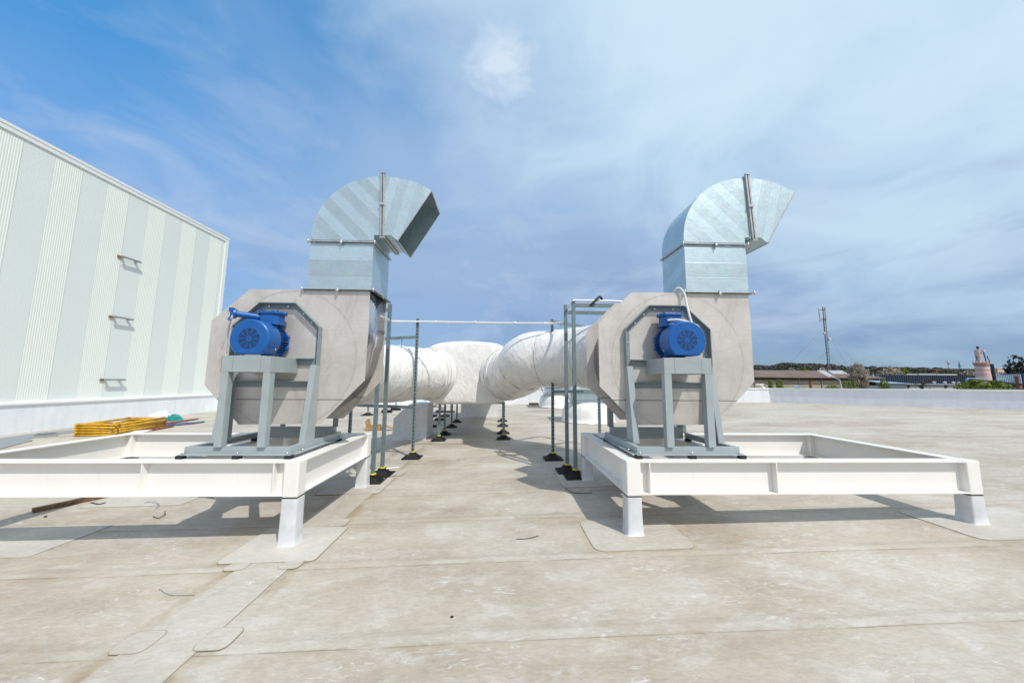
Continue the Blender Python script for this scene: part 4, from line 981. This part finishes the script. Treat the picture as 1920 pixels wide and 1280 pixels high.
# individual paler trees before the wood
for i, (px, pt, w, m_, lb) in enumerate(((1432, 692, 42, 'leaf', 'round green tree just right of the right fan, before the wood'), (1483, 689, 15, 'bloss', 'small pale blossoming tree above the barn roof'), (1508, 687, 13, 'leaf2', 'small bright yellow-green tree above the barn roof'),
        (1542, 689, 16, 'bloss', 'pale blossoming tree behind the foot of the mast'), (1668, 688, 40, 'bloss', 'wide pale grey blossoming tree right of the barn'), (1712, 690, 36, 'leaf', 'dark green tree behind the blue fence, left part'),
        (1775, 693, 36, 'leaf', 'dark green tree behind the blue fence, middle part'), (1815, 694, 24, 'bloss', 'pale tree left of the pink silo tower'), (1690, 689, 24, 'leaf2', 'fresh green tree before the wood, right of the blossom'))):
    tree(px, 716, pt, 150, w, m_, lb, 'tree', 1500, .33, grp=None)
# barn
BY = 60.
A = at(1380, 713, BY); B = at(1652, 712.5, BY)
def barn():
    zl = at(1500, 707.5, BY).z; zr = at(1500, 696, BY+7).z; x0 = at(1340, 708, BY).x; x1 = at(1651, 708, BY).x
    t = thing('barn', ((x0+x1)/2, BY, -5), 'long low barn with pale walls and patchy brown roof behind the parapet', 'building')
    b = MB(); b.box((x0, BY+.15, -5), (x1-.2, BY+14, zl-.05)); b.build('wall', 'concrete', t, off=t['_o'])
    b = MB(); b.prism([(x0-1, BY-.4, zl-.1), (x1+.4, BY-.4, zl-.1), (x1-5, BY+7, zr), (x0-1, BY+7, zr)], (0, 0, .18))
    b.prism([(x0-1, BY+14.4, zl-.1), (x1+.4, BY+14.4, zl-.1), (x1-5, BY+7, zr-.02), (x0-1, BY+7, zr-.02)], (0, 0, .18))
    b.prism([(x1+.4, BY-.4, zl-.1), (x1+.4, BY+14.4, zl-.1), (x1-5, BY+7, zr)], (0, 0, .18)); r = b.build('roof', 'barnroof', t, off=t['_o'])
    for (fa, fb, ra, rb, v0, v1) in ((1548, 1560, 1531, 1546, 0., 1.), (1566, 1590, 1552, 1580, .45, 1.), (1590, 1598, 1574, 1579, .15, .8)):
        def q(pf, pr, v): return (at(pf, 700, BY).x*(1-v)+at(pr, 697, BY+7).x*v, BY-.4+v*7.4, zl-.1+(zr-zl+.1)*v+.2)
        b = MB(); b.prism([q(fa, ra, v0), q(fb, rb, v0), q(fb, rb, v1), q(fa, ra, v1)], (0, 0, .05)); b.build('roof_patch', 'barnpatch', r, off=t['_o'])
    b = MB()
    for k in range(7):
        x = x0+(x1-x0)*(.1+.135*k); b.box((x, BY+.03, -5), (x+.12, BY+.14, zl-.15))
    b.build('wall_joints', 'brack', t, off=t['_o'])
    b = MB(); b.box((x0, BY+.06, zl-1.1), (x1-.2, BY+.13, zl-1.04)); b.box((x0, BY+.06, zl-.42), (x1-.2, BY+.13, zl-.16)); b.build('eaves_band', 'bark', t, off=t['_o'])
    b = MB(); x = at(1519, 700, BY).x; b.box((x-.12, BY-.05, -5), (x+.12, BY+.02, zl-.2)); b.build('rusty_pipe', 'rust', t, off=t['_o'])
barn()
# mast
def mast():
    y = 100.; base = at(1556, 712, y); x = base.x; top = at(1556-15, 577, y).z
    t = thing('radio_mast', (x, y, -5), 'tall slim guyed lattice mast with antennas on top', 'mast')
    b = MB(); w = .26
    P = [(x-w, y-w), (x+w, y-w), (x, y+w)]
    for p in P: b.bar((*p, -5), (*p, top-3), .10)
    z = -5; k = 0
    while z < top-4:
        for i in range(3):
            b.bar((*P[i], z), (*P[(i+1) % 3], z+1.1), .05); b.bar((*P[i], z+1.1), (*P[(i+1) % 3], z+1.1), .05)
        z += 1.1
    b.build('lattice', 'mast', t, off=t['_o'])
    b = MB(); b.bar((x, y, top-4), (x, y, top+.3), .2); 
    for a in range(3): b.bar((x, y, top-3.5), (x+.8*math.cos(a*2.1+.3), y+1.1*math.sin(a*2.1+.3), top-3.5), .14); b.bar((x, y, top-.6), (x+.8*math.cos(a*2.1+.3), y+1.1*math.sin(a*2.1+.3), top-.6), .14)
    b.build('headframe', 'mast', t, off=t['_o'])
    for a in range(3):
        b = MB(); c = (x+.9*math.cos(a*2.1+.3), y+.9*math.sin(a*2.1+.3)); b.box((c[0]-.13, c[1]-.1, top-4.2), (c[0]+.13, c[1]+.1, top)); b.build('antenna', 'antg', t, off=t['_o'])
    b = MB(); b.cyl((x-.8, y-.3, top-7.8), (x-.8, y-.7, top-7.8), .35, 12); b.cyl((x+.6, y-.3, top-9.5), (x+.6, y-.7, top-9.5), .4, 12); b.build('dish', 'offw', t, off=t['_o'])
    for a in (0.1, 2.2, 3.3, 4.3):
        for hz in (.55, .8):
            b = MB(); z1 = -5+(top+5)*hz; rr2 = 17*(1 if hz < .7 else 1.2); b.tube([(x, y, z1), (x+rr2*math.cos(a), y+rr2*math.sin(a), -5)], .022, 4); b.build('guy_wire', 'mast', t, off=t['_o'])
mast()
tree(1607, 734, 680, 52., 33, 'bloss', 'large pale blossoming tree in front of the barn', 'blossoming_tree', 8500, .085)
for px, pt, w, lb in ((1444, 713, 9, 'small yellow-green shrub at the left part of the barn wall'), (1461, 711, 13, 'second yellow-green shrub along the barn wall'), (1589, 713, 30, 'yellow-green shrub left of the large blossoming tree'), (1657, 712, 18, 'yellow-green shrub at the right corner of the barn'), (1560, 722, 24, 'low green shrub at the foot of the lattice mast')):
    tree(px, 736, pt, 50., w, 'leaf2', lb, 'shrub', 900, .085)
tree(1728, 733, 703, 48., 44, 'leaf', 'sparse thin shrub in front of the blue fence', 'shrub', 420, .05)
tree(1840, 742, 712, 40., 78, 'leaf2', 'big bright green bush below the pink silo tower', 'shrub', 7000, .09)
tree(1872, 742, 722, 40., 50, 'leaf2', 'low bright green bush in front of the brown roofed shed', 'shrub', 3200, .08)
tree(1905, 735, 666, 75., 40, 'darkleaf', 'dark sparse tree against the sky beside the right border', 'tree', 700, .35, bare=True)
tree(1945, 735, 668, 80., 60, 'darkleaf', 'dark sparse tree cut by the right border', 'tree', 1100, .35, bare=True)
tree(1895, 722, 696, 130., 60, 'bloss', 'grey-brown shrubby tree behind the pale blue railing', 'tree', 700)
# silo tower
def tower():
    y = 60.; c = at(1843, 700, y); x = c.x; s = y/F
    Z = lambda py: at(1846, py, y).z
    t = thing('silo_tower', (x, y, -5), 'pink round silo with cone collar and small cyclone on top', 'silo')
    r = 13*s*.70
    b = MB(); b.lathe([(r*1.12, -5), (r*1.1, Z(716)), (r*1.02, Z(700)), (r*.98, Z(688))], (x, y, 0), 32); b.build('body', 'pink', t, off=t['_o'])
    b = MB()
    for py in (702, 694): b.lathe([(r*1.035, Z(py)), (r*1.05, Z(py)), (r*1.05, Z(py)+.07), (r*1.035, Z(py)+.07)], (x, y, 0), 32)
    b.build('hoop', 'pinkd', t, off=t['_o'])
    b = MB(); b.lathe([(r*.98, Z(687)), (r*1.2, Z(681.5)), (r*1.2, Z(680)), (.01, Z(680))], (x, y, 0), 32); b.build('cone_collar', 'pinkd', t, off=t['_o'])
    b = MB()
    for k in range(16):
        a = k*PI/8; b.bar((x+r*1.17*math.cos(a), y+r*1.17*math.sin(a), Z(680)), (x+r*1.17*math.cos(a), y+r*1.17*math.sin(a), Z(677)), .04)
    b.build('railing', 'pinkd', t, off=t['_o'])
    xx = x-4.2*s; b = MB(); b.lathe([(2.1*s, Z(680)), (2.3*s, Z(677)), (4.1*s, Z(669)), (4.4*s, Z(667)), (4.4*s, Z(656)), (.01, Z(655.5))], (xx, y, 0), 24); cy = b.build('cyclone', 'pink', t, off=t['_o'])
    b = MB(); b.box((xx+1*s, y-.7, Z(659.5)), (xx+5.5*s, y-.3, Z(656.5))); b.build('cyclone_inlet', 'pink', cy, off=t['_o'])
    b = MB(); b.lathe([(1.*s, Z(655.5)), (1.*s, Z(653.5)), (1.9*s, Z(653)), (1.8*s, Z(650)), (.8*s, Z(649)), (.01, Z(649))], (xx+.1, y, 0), 16); b.build('cap', 'dmetal', cy, off=t['_o'])
    b = MB(); b.bar((xx+5.5*s, y-.4, Z(660)), (xx+8.5*s, y-.4, Z(680)), 1.4*s, 1*s); b.build('chute', 'dmetal', t, off=t['_o'])
    b = MB(); b.bar((xx-3.5*s, y, Z(666)), (xx-7*s, y, Z(680)), .07); b.bar((xx+2*s, y-1, Z(668)), (xx+6*s, y-1, Z(680)), .08); b.build('strut', 'dmetal', t, off=t['_o'])
tower()
def bgbox(name, mat, px0, px1, pt, pb, y, depth, label, cat, extra=None):
    A = at(px0, pt, y); B = at(px1, pb, y); zt_ = (A.z); t = thing(name, ((A.x+B.x)/2, y, -5), label, cat)
    b = MB(); b.box((A.x, y, -5), (B.x, y+depth, zt_)); b.build('wall', mat, t, off=t['_o']); return t, A, B
t, A, B = bgbox('blue_fence', 'bluefence', 1650, 1835, 702.5, 720, 90., .2, 'long dark blue panel fence left of the pink silo', 'fence')
b = MB()
for k in range(46): x = A.x+(B.x-A.x)*k/45; b.box((x-.04, 89.9, -5), (x+.04, 89.99, A.z+.05))
b.build('fence_posts', 'bluefence', t, off=t['_o'])
# pale blue low-pitched shed
A, B = at(1652, 709, 55.), at(1735, 722, 55.)
t = thing('blue_shed', (A.x+4, 55, -5), 'low shed with pale blue-grey sloping roof right of the barn', 'shed')
b = MB(); b.prism([(A.x, 55, A.z-.9), (B.x, 55, B.z+.1), (B.x-3, 62, B.z+.35), (A.x+3, 62, A.z+.1), (A.x, 60, A.z)], (0, 0, .15)); b.build('roof', 'blueroof', t, off=t['_o'])
b = MB(); b.box((A.x, 55.3, -5), (B.x-.3, 61, B.z-.1)); b.build('wall', 'offw', t, off=t['_o'])
# row of low white sheds with dark openings
A, B = at(1698, 720, 52.), at(1835, 720, 52.)
t = thing('garage_row', ((A.x+B.x)/2, 52, -5), 'low row of white garages with dark round openings above the parapet', 'building')
b = MB(); b.box((A.x, 52, -5), (B.x, 56, A.z-.05)); b.build('wall', 'offw', t, off=t['_o'])
b = MB(); b.box((A.x-.2, 51.7, A.z-.05), (B.x+.2, 56.2, A.z+.12)); b.build('roof', 'blueroof', t, off=t['_o'])
for px in (1703, 1727, 1773, 1795, 1805):
    q = at(px, 724.5, 52.); b = MB(); b.cyl((q.x, 51.98, q.z), (q.x, 51.9, q.z), .22, 12); b.build('opening', 'dmetal', t, off=t['_o'])
for i, px in enumerate((1752, 1772, 1788, 1798, 1812)):
    q = at(px, 718.5, 54.); b = MB(); b.lathe([(.14, 0), (.14, .35), (.26, .42), (.01, .55)], (q.x, 54, at(1752, 720, 54.).z-.1), 12)
    single(b, 'vent_pipe', 'offw', f'small white vent pipe on the garage roofs, {("leftmost", "second from left", "middle", "fourth from left", "rightmost")[i]}', 'vent pipe', (q.x, 54, q.z))
# white pipe gate
A, B = at(1813, 709, 48.), at(1885, 709.5, 48.); t = thing('pipe_rail', (A.x, 48, -5), 'thin pale blue pipe rail crossing in front of the silo', 'railing')
b = MB(); b.bar((A.x, 48, A.z), (B.x, 48, B.z), .09); b.build('rail', 'bluerail', t, off=t['_o'])
b = MB(); b.bar((A.x, 48, -5), (A.x, 48, A.z), .22); b.build('post', 'bluerail', t, off=t['_o'])
# pale blue railing
A, B = at(1862, 702, 62.), at(1912, 702, 50.); t = thing('blue_railing', (A.x, A.y, -5), 'pale blue railing with upright bars right of the silo', 'railing')
b = MB(); zz0, zz1 = A.z, B.z
for k in range(16):
    q = A.lerp(B, k/15); b.bar((q.x, q.y, q.z-1.6), (q.x, q.y, q.z), .12)
b.bar(A, B, .12); b.bar(A-Vector((0, 0, 1.5)), B-Vector((0, 0, 1.5)), .12); b.build('bars', 'bluerail', t, off=t['_o'])
q = at(1914, 702, 50.); b = MB(); b.box((q.x-.2, 50.2, -5), (q.x+.25, 50.6, q.z-.2)); single(b, 'brick_pier', 'brick', 'narrow brick pier at the end of the pale blue railing', 'pier', (q.x, 50.4, -5))
q = at(1917, 700, 52.); b = MB(); b.box((q.x, 52, -5), (q.x+6, 52.4, q.z)); single(b, 'blue_container', 'dkblue', 'deep blue metal container cut by the right border', 'container', (q.x, 53, -5), bev=.05)
# brown roofed shed right
A, B = at(1858, 712, 45.), at(1925, 721, 38.)
t = thing('brown_shed', (B.x, 42, -5), 'shed with a long brown sloping roof beside the right border', 'shed')
b = MB(); b.prism([(A.x, 45, A.z-.25), (B.x+2, 38, B.z-.35), (B.x+5, 44, B.z+.35), (A.x+2, 50, A.z+.1)], (0, 0, .18)); b.build('roof', 'barnroof', t, off=t['_o'])
b = MB(); b.prism([(A.x+.6, 45.3, -5), (B.x+2, 38.5, -5), (B.x+4.5, 44, -5), (A.x+2.4, 49, -5)], (0, 0, 5+B.z-.45)); b.build('wall', 'brick', t, off=t['_o'])
# dark leaning pole, lamp, crane, pylon
b = MB(); a = at(1866, 719, 42.); c = at(1859.5, 682, 42.); b.tube([(a.x+.6, 42, -5), tuple(a), tuple(c)], .16, 10); single(b, 'chimney_pipe', 'dmetal', 'leaning black chimney pipe right of the pink silo', 'chimney', (a.x, 42, -5))
t = thing('street_lamp', (at(1578, 720, 45.).x, 45, -5), 'slim pale street lamp curving left in front of the barn', 'street lamp')
a = at(1578, 728, 45.); c = at(1574, 712, 45.); e = at(1557, 704.5, 45.); b = MB(); b.tube([(a.x, 45, -5), tuple(a), tuple(c), tuple(c.lerp(e, .3)), tuple(e)], [.12, .1, .07, .05, .05], 8); b.build('pole', 'offw', t, off=t['_o'])
b = MB(); d = at(1552, 703.5, 45.); b.bar(e, d, .22, .1); b.build('lamp_head', 'trim', t, off=t['_o'], bev=.02)
t = thing('tower_crane', (at(1776, 700, 400.).x, 400, -5), 'tiny distant pale tower crane above the wood', 'crane')
a = at(1776, 676, 400.); c = at(1764, 679, 400.); d = at(1779, 682, 400.); b = MB(); b.bar((d.x, 400, -5), tuple(a), .5); b.build('tower', 'bloss', t, off=t['_o'])
b = MB(); b.bar(tuple(c), (d.x+3, 400, d.z+2), .35); b.bar(tuple(c), tuple(a), .2); b.build('jib', 'bloss', t, off=t['_o'])
b = MB(); b.box((d.x-.8, 399.5, d.z-.5), (d.x+.6, 400.5, d.z+1.2)); b.build('cab', 'redt', t, off=t['_o'])
t = thing('pylon', (at(1802, 700, 350.).x, 350, -5), 'tiny distant power pylon above the wood left of silo', 'pylon'); x = at(1801, 700, 350.).x; zt_ = at(1801, 677, 350.).z
b = MB()
for s1, s2 in ((-1, -1), (1, -1), (1, 1), (-1, 1)): b.bar((x+s1*2.4, 350+s2*2.4, -5), (x, 350, zt_), .18)
for k in range(8):
    z = -5+(zt_+5)*k/9; w = 2.4*(1-k/9); b.bar((x-w, 350-w, z), (x+w*.9, 350-w, z+(zt_+5)/9), .12)
b.build('tower', 'dmetal', t, off=t['_o']); b = MB()
for f_2 in (.72, .84): z = -5+(zt_+5)*f_2; b.bar((x-4, 350, z), (x+4, 350, z), .2)
b.build('crossarm', 'dmetal', t, off=t['_o'])
for i, (px0, px1, pt, m_, lb) in enumerate(((1754, 1760, 692.5, 'brick', 'tiny far red brick building poking above the wood'), (1870, 1882, 690.5, 'pink', 'far pinkish house roof right of the silo'), (1700, 1716, 700.5, 'offw', 'far white flat roof behind the blue fence, left one'), (1722, 1752, 700, 'offw', 'far white flat roof behind the blue fence, middle one'), (1755, 1790, 700.5, 'offw', 'far white flat roof behind the blue fence, right one'))):
    y = 270. if i < 2 else 130.; A = at(px0, pt, y); B = at(px1, pt, y); t = thing('far_building', ((A.x+B.x)/2, y, -5), lb, 'building')
    b = MB(); b.box((A.x, y, -5), (B.x, y+2.5, A.z-.6)); b.build('wall', m_, t, off=t['_o']); b = MB(); b.box((A.x-.4, y-.4, A.z-.6), (B.x+.4, y+2.9, A.z)); b.build('roof', m_ if i < 2 else 'barnpatch', t, off=t['_o'])
q = at(1495, 723, 48.)
b = MB(); 
for k in range(3): b.cyl((q.x-.4+k*.3, 48, q.z-.4), (q.x-.4+k*.3, 48, q.z+.1), .07, 10)
b.bar((q.x-.6, 48, q.z-.15), (q.x+.6, 48, q.z-.1), .1); single(b, 'pipe_manifold', 'bluerail', 'small pale pipe manifold above parapet in front of the barn', 'pipework', (q.x, 48, -5))
for o in ROOTS:
    if '_o' in o: del o['_o']
for o in bpy.data.objects:
    if '_o' in o: del o['_o']

# ------------------------------------------------------------------ light
SUN = Vector((.43, -.62, 1)).normalized()
s = bpy.data.lights.new('sun', 'SUN'); s.energy = 3.6; s.angle = R(.55); s.color = (1, .95, .875)
so = bpy.data.objects.new('sun', s); col.objects.link(so); so.rotation_euler = SUN.to_track_quat('Z', 'Y').to_euler(); so.location = (5, -8, 20)
w = bpy.data.worlds.new('World'); sc.world = w; w.use_nodes = True; nt = w.node_tree; bg = nt.nodes['Background']
sky = N(nt, 'ShaderNodeTexSky', sky_type='NISHITA'); sky.sun_disc = False
sky.sun_elevation = math.asin(SUN.z); sky.sun_rotation = math.atan2(SUN.x, SUN.y); sky.air_density = 1.3; sky.dust_density = .6; sky.ozone_density = 2.5
STR = .10
tc = N(nt, 'ShaderNodeTexCoord'); sep = N(nt, 'ShaderNodeSeparateXYZ'); nt.links.new(tc.outputs['Generated'], sep.inputs[0]); X_, Y_, Z_ = sep.outputs
def vec_scaled(sx, sy, sz, rot=(0, 0, 0)):
    mp = N(nt, 'ShaderNodeMapping'); mp.inputs['Scale'].default_value = (sx, sy, sz); mp.inputs['Rotation'].default_value = rot
    nt.links.new(tc.outputs['Generated'], mp.inputs['Vector']); return mp.outputs[0]
lft = ramp(nt, math_(nt, 'MULTIPLY', X_, -1.), [(.05, (1., 1., 1.)), (.6, (.85, 1.12, 1.10))])
c = mix(nt, 1., mix(nt, 1., sky.outputs[0], lft, 'MULTIPLY'), ramp(nt, Z_, [(0., (.36, .60, 1.06)), (.15, (.58, .86, 1.28)), (.35, (.66, 1.15, 1.68)), (.65, (.50, 1.5, 2.0))]), 'MULTIPLY')
def lin(*t):
    o = t[0]
    for k in t[1:]: o = math_(nt, 'ADD', o, k)
    return o
def mul(a, k): return math_(nt, 'MULTIPLY', a, k)
nb = noi(nt, vec_scaled(1., 1., 1.7, (0, .2, 0)), 1.5, 6, .52, .5)
q = lin(mul(X_, .7), mul(Z_, -.9), mul(nb, .7))
veil = ramp(nt, lin(q, .8), [(.0, 0.), (.68, 1.)], 'EASE')
c = mix(nt, mul(mul(veil, ramp(nt, Z_, [(0., .30), (.10, .62), (.28, 1.), (1., 1.)])), .9), c, mix(nt, ramp(nt, Z_, [(.08, 0.), (.45, 1.)]), (3.5, 4.5, 6.3), (3.6, 5.2, 7.6)))
nd = noi(nt, vec_scaled(1., 1., 1.5, (0, .3, .4)), 2.3, 7, .55, .8)
p_ = lin(mul(X_, .75), mul(Z_, 1.2), mul(nd, 1.0))
br = ramp(nt, mul(p_, .5), [(.50, 0.), (.85, 1.)], 'EASE')
c = mix(nt, mul(br, .95), c, (6.3, 8.2, 9.5))
n2 = noi(nt, vec_scaled(1., 1., 2.4, (0, -.1, .6)), 3.6, 8, .58, .5)
c = mix(nt, mul(mul(ramp(nt, n2, [(.50, 0.), (.72, 1.)]), ramp(nt, Z_, [(.02, 0.), (.10, 1.), (.4, .8), (.6, .4)])), .55), c, (5.9, 6.8, 8.3))
n3 = noi(nt, vec_scaled(1., 1., 3.6, (0, .06, 1.3)), 2.9, 7, .56, .5)
c = mix(nt, mul(mul(ramp(nt, n3, [(.50, 0.), (.66, 1.)]), ramp(nt, Z_, [(.0, .5), (.08, 1.), (.25, .8), (.42, .2), (.5, 0.)])), .55), c, (2.1, 3.3, 5.5))
bx_ = ramp(nt, X_, [(.25, 0.), (.50, 1.)]); bz_ = ramp(nt, Z_, [(.05, 0.), (.10, 1.), (.14, 1.), (.19, 0.)])
c = mix(nt, mul(mul(mul(bx_, bz_), ramp(nt, noi(nt, vec_scaled(1., 1., 5.), 2.5, 5), [(.35, 0.), (.6, 1.)])), .6), c, (1.5, 2.7, 5.0))
cd = (f_ + rr*(940-960)/F + uu*(640-112)/F).normalized()
vd = N(nt, 'ShaderNodeVectorMath', operation='DISTANCE'); nt.links.new(vec_scaled(1, 1, 1), vd.inputs[0]); vd.inputs[1].default_value = cd
n4 = noi(nt, vec_scaled(1., 1., 1.6), 11, 8, .62, .4)
pf = ramp(nt, math_(nt, 'SUBTRACT', n4, math_(nt, 'MULTIPLY', vd.outputs['Value'], 4.6)), [(.10, 0.), (.46, 1.)])
c = mix(nt, math_(nt, 'MULTIPLY', pf, .75), c, (7.4, 8.4, 9.6))
back = ramp(nt, math_(nt, 'ADD', mul(Y_, -1.), mul(Z_, .25)), [(.05, 0.), (.45, 1.)])  # added bright cloud, unseen behind the camera, to fill the shadows
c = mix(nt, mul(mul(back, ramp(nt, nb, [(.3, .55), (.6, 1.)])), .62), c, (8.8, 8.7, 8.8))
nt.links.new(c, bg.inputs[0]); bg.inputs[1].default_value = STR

sc.view_settings.view_transform = 'Standard'; sc.view_settings.look = 'None'; sc.view_settings.exposure = 0; sc.view_settings.gamma = 1
sc.cycles.max_bounces = 6
